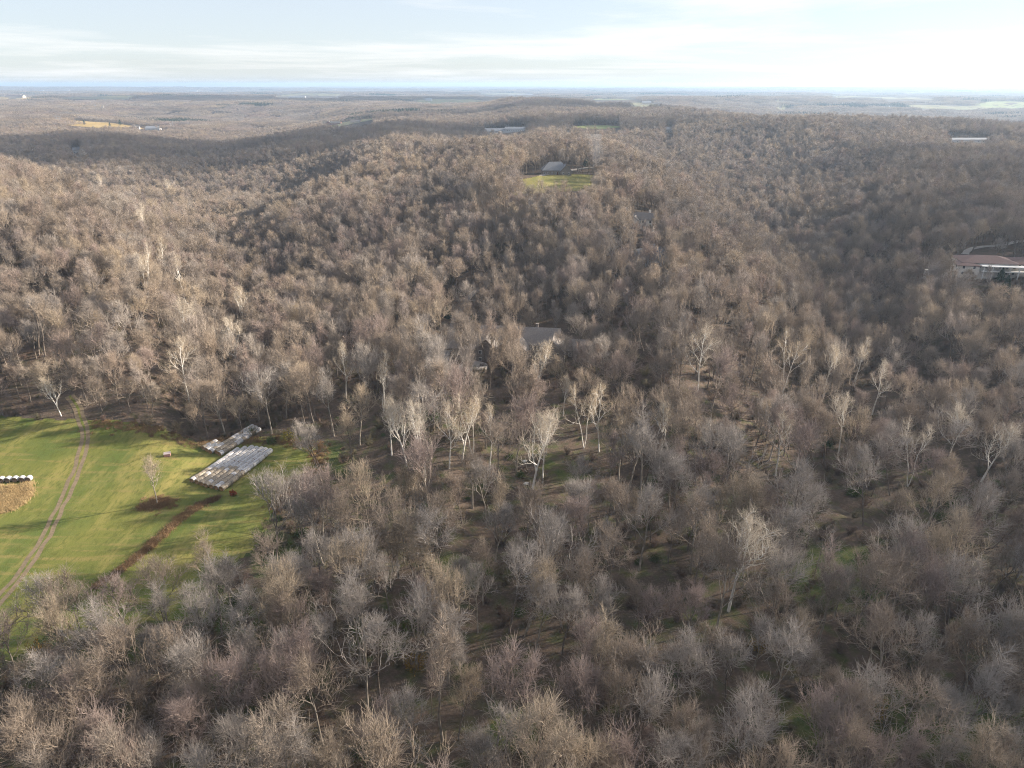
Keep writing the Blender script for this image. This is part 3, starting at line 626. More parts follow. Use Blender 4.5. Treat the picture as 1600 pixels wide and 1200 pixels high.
for i in order:
    vi = int(var[i]); wd, tm, cm_ = SH_M[vi]
    tone = TN[int(RNG.choice(4, p=[.36, .30, .22, .12]))]
    sz = 'large ' if scl[i] > 1.05 else ('small ' if scl[i] < .84 else '')
    pale = RNG.random() < .42
    e = plant('bare_tree', (tm, cm_), (X[i], Y[i], Z[i]), float(scl[i]), float(rot[i]), '%s%s %s %s bare tree %s' % (sz, wd, 'pale-trunked' if pale else 'dark-trunked', tone, place_words(u[i], v[i])), 'tree', 'bare trees of the near wood', {'crown': 'twig_' + tone, 'trunk': 'bark_pale' if pale else 'bark'})
    MADE.setdefault(e['label'], []).append((float(u[i]), e))
    e.rotation_euler = (float(tilt[i, 0]), float(tilt[i, 1]), float(rot[i]))
for lab, L_ in MADE.items():                      # trees of one look in one place: told apart by their order
    if len(L_) > 1:
        for k_, (_, e) in enumerate(sorted(L_, key=lambda t_: t_[0])):
            e['label'] = ('leftmost ' if k_ == 0 else 'rightmost ' if k_ == len(L_) - 1 else ['middle ', 'third '][min(k_ - 1, 1)]) + lab.replace(' bare tree', ' tree')
q = ~solo
scatter('bare_woodland', np.stack([X, Y, Z], 1)[q], np.stack([tilt[q, 0], tilt[q, 1], rot[q]], 1), np.repeat(scl[q][:, None], 3, 1), var[q], [[a, b] for _, a, b in SH_M], 'leafless brown woodland covering the valley and the hills behind', 'woodland')
print('trees', n)
# undergrowth
sx_, sy_, sz_ = wood_points(40, 430, 3.6, 40, 20); k = ~inside(FIELD, sx_, sy_) & ~inside(HOUSE_A, sx_, sy_) & (near_line(DRIVE_A, sx_, sy_) > 4) & (near_line(TRACK, sx_, sy_) > 2.5) & (near_line(CREEK, sx_, sy_) > 3.2)
k &= RNG.random(len(sx_)) < np.where(inside(OPEN_WOOD, sx_, sy_), .25, .8) * np.clip((NB.fbm(sx_ / 16, sy_ / 16, 3) - .22) * 3.2, .05, 1)
m_ = k.sum(); scatter('undergrowth', np.stack([sx_, sy_, sz_], 1)[k], np.stack([np.zeros(m_), np.zeros(m_), RNG.uniform(0, 6.28, m_)], 1), np.repeat(RNG.uniform(.45, 1.25, m_)[:, None], 3, 1), np.where(RNG.random(m_) < .10 * (np.hypot(sx_[k], sy_[k]) < 240), 3, RNG.integers(0, 3, m_)), [[a] for a in SHRUB_M] + [[GREEN_M]], 'low brown leafless brush between the tree trunks', 'undergrowth')

# ------------------------------------------------------------------ far woods: groves
def grove(seed, W, cell):
    rg = np.random.default_rng(seed); P0 = []; P1 = []; A = []; B = []
    for gx_ in np.arange(-W / 2, W / 2, cell):
        for gy_ in np.arange(-W / 2, W / 2, cell):
            x, y = gx_ + rg.uniform(0, cell), gy_ + rg.uniform(0, cell); h = rg.uniform(12, 20); cr = rg.uniform(4.5, 7)
            P0.append((x, y, -3)); P1.append((x, y, h * .7)); A.append(.25); B.append(.1)
            m = 56; d = rg.normal(0, 1, (m, 3)); d[:, 2] = np.abs(d[:, 2]) * .9 + .1; d /= np.linalg.norm(d, axis=1, keepdims=True)
            c = np.array((x, y, h * .58)); s = rg.uniform(.35, .7, (m, 1)); e = rg.uniform(.85, 1.08, (m, 1)); S_ = np.array((cr, cr, h * .42))
            P0 += list(c + d * S_ * s); P1 += list(c + d * S_ * e); A += [.16] * m; B += [.10] * m
    return prisms(P0, P1, A, B)
GW = 90
def pine_grove(seed, W):
    rg = np.random.default_rng(seed); C = []
    for k in range(46):
        x, y = rg.uniform(-W / 2, W / 2, 2); h = rg.uniform(12, 20); t = rg.random(60); ph = rg.random(60) * 6.28; rad = 3.4 * (1 - t) ** .7 + .2
        C.append(np.stack([x + rad * np.cos(ph), y + rad * np.sin(ph), h * (.12 + .88 * t)], 1))
    return leaves(seed, np.concatenate(C), 1.0)
GR_M = [mesh('grove_%d' % i, *grove(60 + i, GW, 9.5), mats=['twig_mixed']) for i in range(3)]
def grove_points(r0_, r1_, cell):
    X, Y, Z = wood_points(r0_, r1_, cell, 120, 120); k = ~in_far_field(X, Y, 1.0)
    for p, rad in HOUSE_SPOTS: k &= np.hypot(X - p[0], Y - p[1]) > rad + 40
    k &= ~blocks(X, Y, Z, 19.0)
    return X[k], Y[k], Z[k]
ps = []; sc_ = []
for r0_, r1_, s in ((2300, 6000, .88), (6000, 14000, 1.8), (14000, 32000, 3.6)):
    x, y, z = grove_points(r0_, r1_, GW * s * .93); ps.append(np.stack([x, y, z], 1)); sc_.append(np.tile((s, s, 1.0 if s < 2 else 1.25), (len(x), 1)))
P = np.concatenate(ps); S_ = np.concatenate(sc_); n2 = len(P); print('groves', n2)
# each grove lies on the slope it stands on
e_ = 30.0; gxs = (height(P[:, 0] + e_, P[:, 1]) - height(P[:, 0] - e_, P[:, 1])) / (2 * e_); gys = (height(P[:, 0], P[:, 1] + e_) - height(P[:, 0], P[:, 1] - e_)) / (2 * e_)
scatter('far_woodland', P, np.stack([np.arctan(gys), -np.arctan(gxs), np.zeros(n2)], 1), S_, np.where((NA.fbm(P[:, 0] / 420, P[:, 1] / 300, 3) > .585) & (np.hypot(P[:, 0], P[:, 1]) < 14000), 3, RNG.integers(0, 3, n2)), [[a] for a in GR_M] + [[mesh('pine_grove', *pine_grove(66, GW), mats=['cedar'])]], 'hazy leafless woodland stretching to the horizon', 'woodland')

# ------------------------------------------------------------------ hay bales
mat('net_wrap', (.34, .30, .25), .55, scale=2.2, col2=(.24, .19, .13), spec=.4); mat('net_wrap_sky_glint', (.52, .53, .56), .4, scale=1.6, col2=(.34, .31, .28), spec=.5)  # second wrap is paler and bluish: reflected sky put into its colour
mat('hay_end', (.30, .19, .10), .95, scale=5, col2=(.20, .12, .06)); mat('hay_old', (.24, .17, .11), .95, scale=4, col2=(.12, .09, .07))
def bale_mesh(name, seed, L, Rd, m1, m2):
    rg = np.random.default_rng(seed); nseg = 20; prof = [(0, 0), (0, .55), (-.03, .56), (0, .92), (.05, .98), (.14, 1.0), (.4, 1.0), (.5, .985), (.6, 1.0), (.86, 1.0), (.95, .98), (1, .92), (1.03, .56), (1, .55), (1, 0)]
    V = []; F = []; ix = []
    for t, q in prof:
        for k in range(nseg):
            a = k / nseg * 2 * math.pi; rr_ = Rd * max(q, .001) * (1 + rg.normal(0, .012)); z = Rd * .96 + rr_ * math.sin(a)
            V.append((rr_ * math.cos(a) * 1.03, (t - .5) * L * .97, max(z, .0)))
    for i in range(len(prof) - 1):
        for k in range(nseg):
            F.append((i * nseg + k, i * nseg + (k + 1) % nseg, (i + 1) * nseg + (k + 1) % nseg, (i + 1) * nseg + k)); ix.append(0 if 3 <= i <= 10 else 1)
    return mesh(name, V, F, [m1, m2], ix, True)
BALE = [bale_mesh('bale_%d' % k, 70 + k, 1.5, .84, ('net_wrap', 'net_wrap', 'net_wrap_sky_glint', 'net_wrap_sky_glint')[k], 'hay_end') for k in range(4)]
BALE_OLD = bale_mesh('bale_old', 90, 1.5, .84, 'net_wrap_sky_glint', 'hay_old')
ORD = ['first', 'second', 'third', 'fourth', 'fifth', 'sixth', 'seventh', 'eighth', 'ninth', 'tenth', 'eleventh', 'twelfth', 'thirteenth', 'fourteenth', 'fifteenth', 'sixteenth', 'seventeenth', 'eighteenth', 'nineteenth', 'twentieth', 'twenty-first', 'twenty-second']
def stack(a, b, rows, lens, offs, words, group, white=.5):
    """rows of bales laid end to end; a, b: near and far end of the right-hand row; rows go to the left"""
    a = flat(*a); b = flat(*b); D = (b - a) / np.linalg.norm(b - a); Lf = np.array([-D[1], D[0]]); L = np.linalg.norm(b - a)
    for rw in range(rows):
        n_ = int(L * lens[rw] / 1.52); left_no = rows - 1 - rw
        for k in range(n_):
            c = a + D * (offs[rw] + .76 + k * 1.52 + RNG.normal(0, .03)) + Lf * (rw * 1.84 + RNG.normal(0, .05))
            kind_ = int(RNG.integers(2, 4)) if RNG.random() < (white * 1.5 if k > n_ * .45 else white * .35) else int(RNG.integers(0, 2))  # paler wrap favours the far half, painting the sky's reflection there
            o = link('hay_bale', BALE[kind_], None, (c[0], c[1], H1(c[0], c[1]) + .02), math.atan2(D[1], D[0]) - math.pi / 2 + RNG.normal(0, .035), (1, 1, float(RNG.uniform(.93, 1.02))))
            tag(o, 'round hay bale, %s from the near end, %s of the %s' % (ORD[k], ('only row' if rows == 1 else ORD[left_no] + ' row'), words), 'hay bale', group)
stack((346, 768), (426, 704), 7, [1, 1, .98, 1, 1.0, .95, .9], [0, .1, .35, .2, .5, .8, .9], 'large hay stack', 'bales of the large stack', .75)
stack((343, 712), (408, 671), 3, [1, 1.03, 1.0], [0, .6, 1.0], 'long narrow back stack', 'bales of the narrow back stack', .55)
stack((338, 710), (352, 699), 1, [1.2], [-.4], 'stub', 'x') if False else None
def stub():
    a = flat(331, 708); D = flat(408, 671) - flat(343, 712); D /= np.linalg.norm(D); Lf = np.array([-D[1], D[0]])
    for rw in range(3):
        for k in range(4):
            c = a + D * (k * 1.52 + .4 * rw) + Lf * rw * 1.75
            o = link('hay_bale', BALE[int(RNG.integers(0, 4))], None, (c[0], c[1], H1(c[0], c[1]) + .02), math.atan2(D[1], D[0]) - math.pi / 2 + RNG.normal(0, .05))
            tag(o, 'round hay bale, %s from the near end, %s row of the short stub stack' % (ORD[k], ORD[2 - rw]), 'hay bale', 'bales of the short stub stack')
stub()
a = flat(-24, 768); b = flat(50, 763)
n_ = int(np.linalg.norm(b - a) / 1.72)
for k in range(n_ + 1):
    c = b + (a - b) * k / n_
    o = link('hay_bale', BALE_OLD, None, (c[0], c[1], H1(c[0], c[1]) + .02), RNG.normal(.1, .06))
    tag(o, 'dark weathered bale with white top at the left edge, %s from the right' % ORD[k], 'hay bale', 'old bales at the left edge')

# ------------------------------------------------------------------ weeds, bushes, small things
def tuft(seed, h, n_, spread):
    rg = np.random.default_rng(seed); c = rg.normal(0, spread, (n_, 3)); c[:, 2] = -.05; e = rg.normal(0, .35, (n_, 3)); e[:, 2] = 1; e *= h * rg.uniform(.5, 1.1, (n_, 1)) / np.linalg.norm(e, axis=1, keepdims=True)
    return prisms(c, c + e, np.full(n_, .03), np.full(n_, .008))
TUFT_M = [mesh('tuft_%d' % i, *tuft(80 + i, (1.0, .7)[i], 70, .45), mats=['dry_weed']) for i in range(2)]
mat('tan_grass', (.42, .31, .16), .95, rnd=[(.42, .31, .16), (.34, .24, .12), (.46, .36, .20)])
TAN_M = [mesh('tan_tuft_%d' % i, *tuft(84 + i, (1.0, .7)[i], 90, .45), mats=['tan_grass']) for i in range(2)]
def weeds(name, pts, label, smin=.6, smax=1.3, ms=None):
    m_ = len(pts); x, y = pts[:, 0], pts[:, 1]
    scatter(name, np.stack([x, y, height(x, y)], 1), np.stack([np.zeros(m_), np.zeros(m_), RNG.uniform(0, 6.28, m_)], 1), np.repeat(RNG.uniform(smin, smax, m_)[:, None], 3, 1), RNG.integers(0, 2, m_), [[a_] for a_ in (ms or TUFT_M)], label, 'weeds')
def along(line, n_, wd):
    line = np.array(line); seg = np.linalg.norm(np.diff(line, axis=0), axis=1); cs = np.append(0, np.cumsum(seg)); t = RNG.uniform(0, cs[-1], n_); i = np.clip(np.searchsorted(cs, t) - 1, 0, len(seg) - 1); f = ((t - cs[i]) / seg[i])[:, None]
    return line[i] + (line[i + 1] - line[i]) * f + RNG.normal(0, wd, (n_, 2))
weeds('dry_weeds', along(DITCH, 420, .55), 'strip of dry brown weeds along the ditch across the field', .6, 1.2)
MOUND = poly([(-30, 776), (20, 772), (54, 766), (50, 785), (30, 800), (5, 810), (-30, 812)])
q_ = RNG.uniform(MOUND.min(0), MOUND.max(0), (900, 2)); weeds('dry_grass', q_[inside(MOUND, q_[:, 0], q_[:, 1])], 'patch of tall tan dry grass below the old bales', .8, 1.5, TAN_M)
EDGE = [flat(a_, b_) for a_, b_ in [(150, 690), (260, 694), (310, 700)]] + [flat(a_, b_) for a_, b_ in [(352, 688), (430, 688), (500, 696), (498, 735), (450, 762), (428, 802)]]
weeds('edge_weeds', along(EDGE, 600, 1.6), 'rough brown weeds fringing the grass field below the trees', .5, 1.2)
base_t = hit(246, 788); weeds('tree_foot_weeds', np.stack([base_t[0] + RNG.normal(0, 2.0, 160), base_t[1] + RNG.normal(0, 1.6, 160)], 1), 'rusty dry weeds round the foot of the lone field tree', .6, 1.2)
def leafy_bush(name, p, h, leaf, label, seed, n_=900, wide=1.0):
    rg = np.random.default_rng(seed); e = link(name, None, None, p); tag(e, label, 'bush')
    V, F = shrub(seed, h, 9, 5); link('stems', mesh('stems', V * np.array((wide, wide, 1)), F, ['scrub']), e)
    d = rg.normal(0, 1, (n_, 3)); d /= np.linalg.norm(d, axis=1, keepdims=True); d[:, 2] = np.abs(d[:, 2]); C = d * rg.uniform(.3, 1, (n_, 1)) ** .5 * np.array((h * .55 * wide, h * .55 * wide, h * .85)) * (1 + .25 * np.sin(d[:, :1] * 7 + d[:, 1:2] * 5))
    link('foliage', mesh('foliage', *leaves(seed, C + np.array((0, 0, h * .15)), .16), mats=[leaf]), e)
for k, (a, b, h_, lf, lab) in enumerate([(452, 688, 4.2, 'leaf_yellow', 'yellow-green leafy bush at the wood edge right of the hay stacks'), (424, 694, 3, 'leaf_green', 'small green bush behind the large hay stack'), (364, 774, 1.7, 'leaf_red', 'small orange-red bush just below the large hay stack'),
   (408, 846, 4, 'leaf_green', 'dark green vine-covered bush at the right field edge'), (648, 1045, 4.5, 'leaf_gold', 'yellowish leafy bush low in the wood, left of the middle'), (1362, 1118, 5, 'leaf_gold', 'golden leafy bush low in the right wood'), (1184, 1015, 3.5, 'leaf_gold', 'golden brown bush right of the white contorted sycamore'), (548, 632, 4, 'leaf_green', 'green bush at the foot of the big left sycamore'), (1060, 740, 3, 'leaf_red', 'small orange bush near the creek bend'), (830, 1130, 3.5, 'leaf_green', 'low green bush along the bottom edge, middle'), (1050, 745, 4, 'leaf_green', 'dark green bush beside the orange one near the creek'), (60, 1025, 4, 'leaf_gold', 'yellowish bush at the left edge below the track'), (1400, 905, 5, 'leaf_gold', 'ochre vine-covered bush on the right'), (640, 985, 4, 'leaf_green', 'dark green bush low in the middle left wood'), (1245, 838, 3.5, 'leaf_green', 'green bush in the grassy gap right of the creek')]):
    leafy_bush('leafy_bush', hit(a, b), h_, lf, lab, 100 + k)
# thin dark post beside the orange bush
p = hit(363, 762); V, F = prisms([(0, 0, -.3), (-.02, 0, 2.1)], [(0, 0, 2.2), (.02, 0, 2.32)], [.07, .10], [.06, .10], 8)
tag(link('fence_post', mesh('fence_post', V, F, ['bark']), None, p), 'thin dark post next to the orange-red bush', 'post')
# faded red box with pale lid
p = hit(262, 713); mat('faded_red', (.42, .17, .15), .7, scale=2, col2=(.5, .30, .27)); mat('pale_lid', (.45, .38, .37), .6)
e = tag(link('feed_box', None, None, p, .3), 'small faded red box with pale lid at the far field edge', 'box')
link('body', mesh('body', *boxes([(-.95, .95, -.55, .55, .18, 1.0)]), mats=['faded_red']), e)
link('lid', mesh('lid', [(-1.02, -.64, 1.0), (1.02, -.64, 1.0), (1.02, .62, 1.28), (-1.02, .62, 1.28), (-1.02, -.64, 1.08), (1.02, -.64, 1.08), (1.02, .62, 1.36), (-1.02, .62, 1.36)], boxes([(0, 1, 0, 1, 0, 1)])[1], mats=['pale_lid']), e)
for sx_1 in (-.7, .7): link('skid', mesh('skid', *boxes([(sx_1 - .09, sx_1 + .09, -.75, .75, 0, .17)]), mats=['bark']), e)
def brush_pile(p, seed, rad, lab, logs=90):
    rg = np.random.default_rng(seed); e = tag(link('brush_pile', None, None, p), lab, 'brush pile')
    c = rg.normal(0, rad * .4, (logs, 3)); c[:, 2] = np.abs(rg.normal(0, .4, logs)) * np.clip(1.3 - np.hypot(c[:, 0], c[:, 1]) / rad, .1, 1); d = rg.normal(0, 1, (logs, 3)); d[:, 2] *= .25; d *= rg.uniform(.6, 2.0, (logs, 1)) / np.linalg.norm(d, axis=1, keepdims=True)
    link('branches', mesh('branches', *prisms(c - d, c + d, np.full(logs, .05), np.full(logs, .03), 4), mats=['scrub']), e)
    for k in range(4):
        a_ = rg.random() * 3.1; dd = np.array((math.cos(a_), math.sin(a_), .05)) * rg.uniform(1.2, 2.4); c0 = np.array((rg.normal(0, rad * .4), rg.normal(0, rad * .3), .35))
        link('log', mesh('log', *prisms([c0 - dd], [c0 + dd], [.22], [.17], 8), mats=['bark']), e)
brush_pile(hit(817, 733), 1, 3.2, 'dark brush pile below the white forked sycamore'); brush_pile(hit(768, 764), 2, 3.0, 'low dark brush pile left of the white boulder'); brush_pile(hit(520, 775), 3, 3.2, 'dark brush pile at the left side of the open wood'); brush_pile(hit(815, 768), 4, 2.2, 'small brush heap in the middle of the open wood')
for a, b, lab in [(822, 757, 'white boulder lying in the middle of the open wood'), (820, 722, 'small pale boulder at the foot of the white forked sycamore')]:
    rg = np.random.default_rng(a); bm_V, bm_F = [], []
    ng_, mg_ = 10, 6
    for i in range(mg_ + 1):
        for k in range(ng_):
            t_ = i / mg_ * math.pi; f_ = k / ng_ * 6.283; rr_ = 1 + rg.normal(0, .09); bm_V.append((.85 * rr_ * math.sin(t_) * math.cos(f_), .55 * rr_ * math.sin(t_) * math.sin(f_), .3 + .45 * rr_ * math.cos(t_)))
    bm_F = [(i * ng_ + k, i * ng_ + (k + 1) % ng_, (i + 1) * ng_ + (k + 1) % ng_, (i + 1) * ng_ + k) for i in range(mg_) for k in range(ng_)]
    mat('pale_stone', (.62, .60, .56), .8, scale=2, col2=(.5, .48, .44)); tag(link('boulder', mesh('boulder', bm_V, bm_F, ['pale_stone']), None, hit(a, b), .4), lab, 'boulder')

# ------------------------------------------------------------------ houses
mat('white_trim', (.78, .77, .74), .6); mat('pane', (.03, .035, .045), .12, spec=.6); mat('stucco_white', (.78, .74, .68), .8, scale=.8, col2=(.62, .57, .51)); mat('stone_wall', (.23, .20, .18), .9, scale=1.6, col2=(.17, .15, .135), bump=.4); mat('brick_wall', (.30, .15, .11), .9, scale=3, col2=(.24, .13, .10)); mat('siding_white', (.55, .55, .55), .7); mat('siding_tan', (.52, .44, .34), .8); mat('siding_grey', (.30, .31, .33), .8)
mat('roof_brown', (.22, .195, .18), .85, scale=2.5, col2=(.16, .145, .135), bump=.3); mat('roof_red', (.16, .10, .09), .85, scale=2, col2=(.12, .085, .08), bump=.3); mat('roof_grey', (.21, .22, .24), .85, scale=2.5, col2=(.16, .165, .18), bump=.3); mat('roof_dark', (.10, .11, .13), .8, scale=2, col2=(.075, .08, .095)); mat('roof_white', (.25, .26, .28), .75); mat('door_brown', (.12, .06, .035), .6)
WIN_F = mesh('window_frame', *boxes([(-.62, .62, -.05, .03, -.8, .8)]), mats=['white_trim']); WIN_P = mesh('window_pane', *boxes([(-.5, -.03, -.075, -.045, -.68, .68), (.03, .5, -.075, -.045, -.68, .68)]), mats=['pane'])
def window(parent, x, y, z, rz, s=1.0):
    f = link('window', WIN_F, parent, (x, y, z), rz, (s, 1, s)); link('pane', WIN_P, f)
def house(name, label, p, rz, wings, wall, roof, cat_='house', trim='white_trim', door=True):
    e = tag(link(name, None, None, p, rz), label, cat_)
    for wi, wg in enumerate(wings):
        x, y, W, D, h, rh = wg[:6]; ax = wg[6] if len(wg) > 6 else 'x'; chim = wg[7] if len(wg) > 7 else 0; every = wg[8] if len(wg) > 8 else 3.4
        w2, d2 = W / 2, D / 2; V, F = boxes([(x - w2, x + w2, y - d2, y + d2, -3.0, h)]); ov = .55; th = .22
        if rh > 0 and ax == 'x':
            b = len(V); V += [(x - w2, y, h + rh), (x + w2, y, h + rh)]; F += [(7, 4, b), (5, 6, b + 1)]
        elif rh > 0 and ax == 'y':
            b = len(V); V += [(x, y - d2, h + rh), (x, y + d2, h + rh)]; F += [(4, 5, b), (6, 7, b + 1)]
        link('wall', mesh('wall', V, F, [wall]), e)
        k = rh / (d2 if ax == 'x' else w2); RV = []; RF = []
        def slope(pts):
            b = len(RV)
            for q_ in pts: RV.append(q_)
            for q_ in pts: RV.append((q_[0], q_[1], q_[2] + th))
            RF.extend([(b, b + 1, b + 2, b + 3), (b + 7, b + 6, b + 5, b + 4)] + [(b + i, b + (i + 1) % 4, b + 4 + (i + 1) % 4, b + 4 + i) for i in range(4)])
        g = .02 + wi * .004
        if ax == 'x':
            for s in (-1, 1): slope([(x - w2 - ov, y + s * (d2 + ov), h - k * ov + g), (x + w2 + ov, y + s * (d2 + ov), h - k * ov + g), (x + w2 + ov, y, h + rh + g), (x - w2 - ov, y, h + rh + g)])
        elif ax == 'y':
            for s in (-1, 1): slope([(x + s * (w2 + ov), y - d2 - ov, h - k * ov + g), (x + s * (w2 + ov), y + d2 + ov, h - k * ov + g), (x, y + d2 + ov, h + rh + g), (x, y - d2 - ov, h + rh + g)])
        else:                                   # hip
            i_ = min(w2, d2) ; hx, hy = max(w2 - i_, .05), max(d2 - i_, .05)
            A = [(x - w2 - ov, y - d2 - ov), (x + w2 + ov, y - d2 - ov), (x + w2 + ov, y + d2 + ov), (x - w2 - ov, y + d2 + ov)]; B = [(x - hx, y - hy), (x + hx, y - hy), (x + hx, y + hy), (x - hx, y + hy)]
            RV = [(*q_, h + g) for q_ in A] + [(*q_, h + rh + g) for q_ in B] + [(*q_, h + g - .2) for q_ in A]
            RF = [(i, (i + 1) % 4, 4 + (i + 1) % 4, 4 + i) for i in range(4)] + [(4, 5, 6, 7)] + [(8 + i, 8 + (i + 1) % 4, (i + 1) % 4, i) for i in range(4)] + [(11, 10, 9, 8)]
        ro = link('roof', mesh('roof', RV, RF, [roof]), e)
        if chim:
            cx_ = x + W * .22; link('chimney', mesh('chimney', *boxes([(cx_ - .55, cx_ + .55, y - .5 + .9, y + .5 + .9, h * .5, h + rh + 1.4), (cx_ - .65, cx_ + .65, y - .6 + .9, y + .6 + .9, h + rh + 1.4, h + rh + 1.6)]), mats=[wall]), ro)
        if every:
            st = [z_ for z_ in (1.5, 4.5) if z_ + 1.0 < h + .2]
            for z_ in st:
                n_ = max(1, int(W / every))
                for i in range(n_): window(e, x - w2 + W * (i + .5) / n_, y - d2, z_, 0)
                n_ = max(1, int(D / every / 1.3))
                for i in range(n_): window(e, x + w2, y - d2 + D * (i + .5) / n_, z_, math.pi / 2); window(e, x - w2, y - d2 + D * (i + .5) / n_, z_, -math.pi / 2)
    if door and wings[0][8 if len(wings[0]) > 8 else 5]:
        x, y, W, D = wings[0][:4]; link('door', mesh('door', *boxes([(x + W * .06 - .55, x + W * .06 + .55, y - D / 2 - .09, y - D / 2 - .001, 0, 2.2)]), mats=['door_brown']), e)
    return e
pA = hit(800, 562); pA[2] += .4
house('mansion', 'large brown-roofed stone mansion half hidden by trees in the middle', pA, R(-8), [(2, 8, 34, 13, 6.2, 5.2, 'x', 1), (17, 2, 10, 14, 5.8, 4.6, 'y'), (-10, -1, 9, 10, 5.9, 4.3, 'y', 0), (3, -1.5, 7.5, 8, 5.6, 3.8, 'y'), (-22, 5, 13, 9, 3.6, 3.4, 'x', 0), (26, 9, 9, 9, 3.4, 3.2, 'x', 0)], 'stone_wall', 'roof_brown')
tag(link('patio', mesh('patio', [(0, 0, .35)] + [(7.5 * math.cos(k_ / 24 * 6.283), 5.2 * math.sin(k_ / 24 * 6.283), .35) for k_ in range(24)] + [(7.5 * math.cos(k_ / 24 * 6.283), 5.2 * math.sin(k_ / 24 * 6.283), -1.5) for k_ in range(24)], [(0, 1 + k_, 1 + (k_ + 1) % 24) for k_ in range(24)] + [(1 + k_, 25 + k_, 25 + (k_ + 1) % 24, 1 + (k_ + 1) % 24) for k_ in range(24)], ['concrete']), None, hit(733, 572)), kind='structure')
pB = hit(1012, 414); house('house', 'dark house with blue-grey roof half hidden on the wooded hillside', pB, R(24), [(0, 0, 16, 9, 5.5, 3.6, 'x', 1), (5, -5, 6, 6, 5.2, 2.8, 'y')], 'siding_grey', 'roof_dark')
pC = hit(1006, 356); house('house', 'pale stone house with brown roof high on the middle ridge', pC, R(-20), [(0, 0, 13, 9, 6, 3.2, 'x', 1), (-5, -5, 6, 5, 5.2, 2.6, 'y')], 'stucco_white', 'roof_brown')
pD = hit(867, 272); house('house', 'grey-roofed house behind the sunny ridge lawn', pD, R(4), [(0, 0, 22, 12, 3.6, 6.2, 'hip', 0, 3.0), (8, -4, 9, 9, 3.4, 4.6, 'y')], 'stone_wall', 'roof_grey')
for k, (a, b) in enumerate([(877, 273), (880, 273), (883, 272), (886, 272), (889, 271)]):
    tm, cm_, H0 = EV_M[1]; plant('clipped_shrub', (tm, cm_), hit(a, b), .5, k, 'small round evergreen shrub beside the grey-roofed lawn house, %s from the left' % ORD[k], 'shrub', 'shrubs beside the lawn house')
# white mansion on the right
pM = hit(1540, 432); pM[2] += 1.0
m_ = house('mansion', 'white mansion with flat red-brown roof at the right edge', pM, R(-10), [(0, 6, 26, 16, 6.4, 2.4, 'hip', 0, 3.0), (20, 9, 18, 14, 5.6, 2.2, 'hip', 0, 3.0), (-11, 0, 10, 10, 5.4, 1.6, 'hip', 0, 3.4)], 'stucco_white', 'roof_red')
for k in range(8):
    x_ = -4 + k * 4.1; V, F = prisms([(x_, -5.4, -2.5)], [(x_, -5.4, 5.2)], [.28], [.25], 10); link('column', mesh('column', V, F, ['white_trim']), m_)
link('balcony', mesh('balcony', *boxes([(-5, 26, -5.9, -2.01, 2.7, 3.0), (-5, 26, -5.9, -2.02, 5.2, 5.6)]), mats=['white_trim']), m_)
rw = tag(link('retaining_wall', None, None, hit(1512, 436), R(-14)), 'long white retaining wall stepping down below the white mansion', 'wall')
for k, (x0, x1, y0, h_) in enumerate([(-19, -11, 4.2, 2.6), (-11, -2, 2.2, 3.6), (-2, 11, 0, 4.6)]):
    link('wall_section', mesh('wall_section', *boxes([(x0, x1, y0, y0 + .6 + 2.2, -2.5, h_)]), mats=['stucco_white']), rw); link('coping', mesh('coping', *boxes([(x0 - .1, x1 + .1, y0 - .12, y0 + .5, h_, h_ + .15)]), mats=['white_trim']), rw)
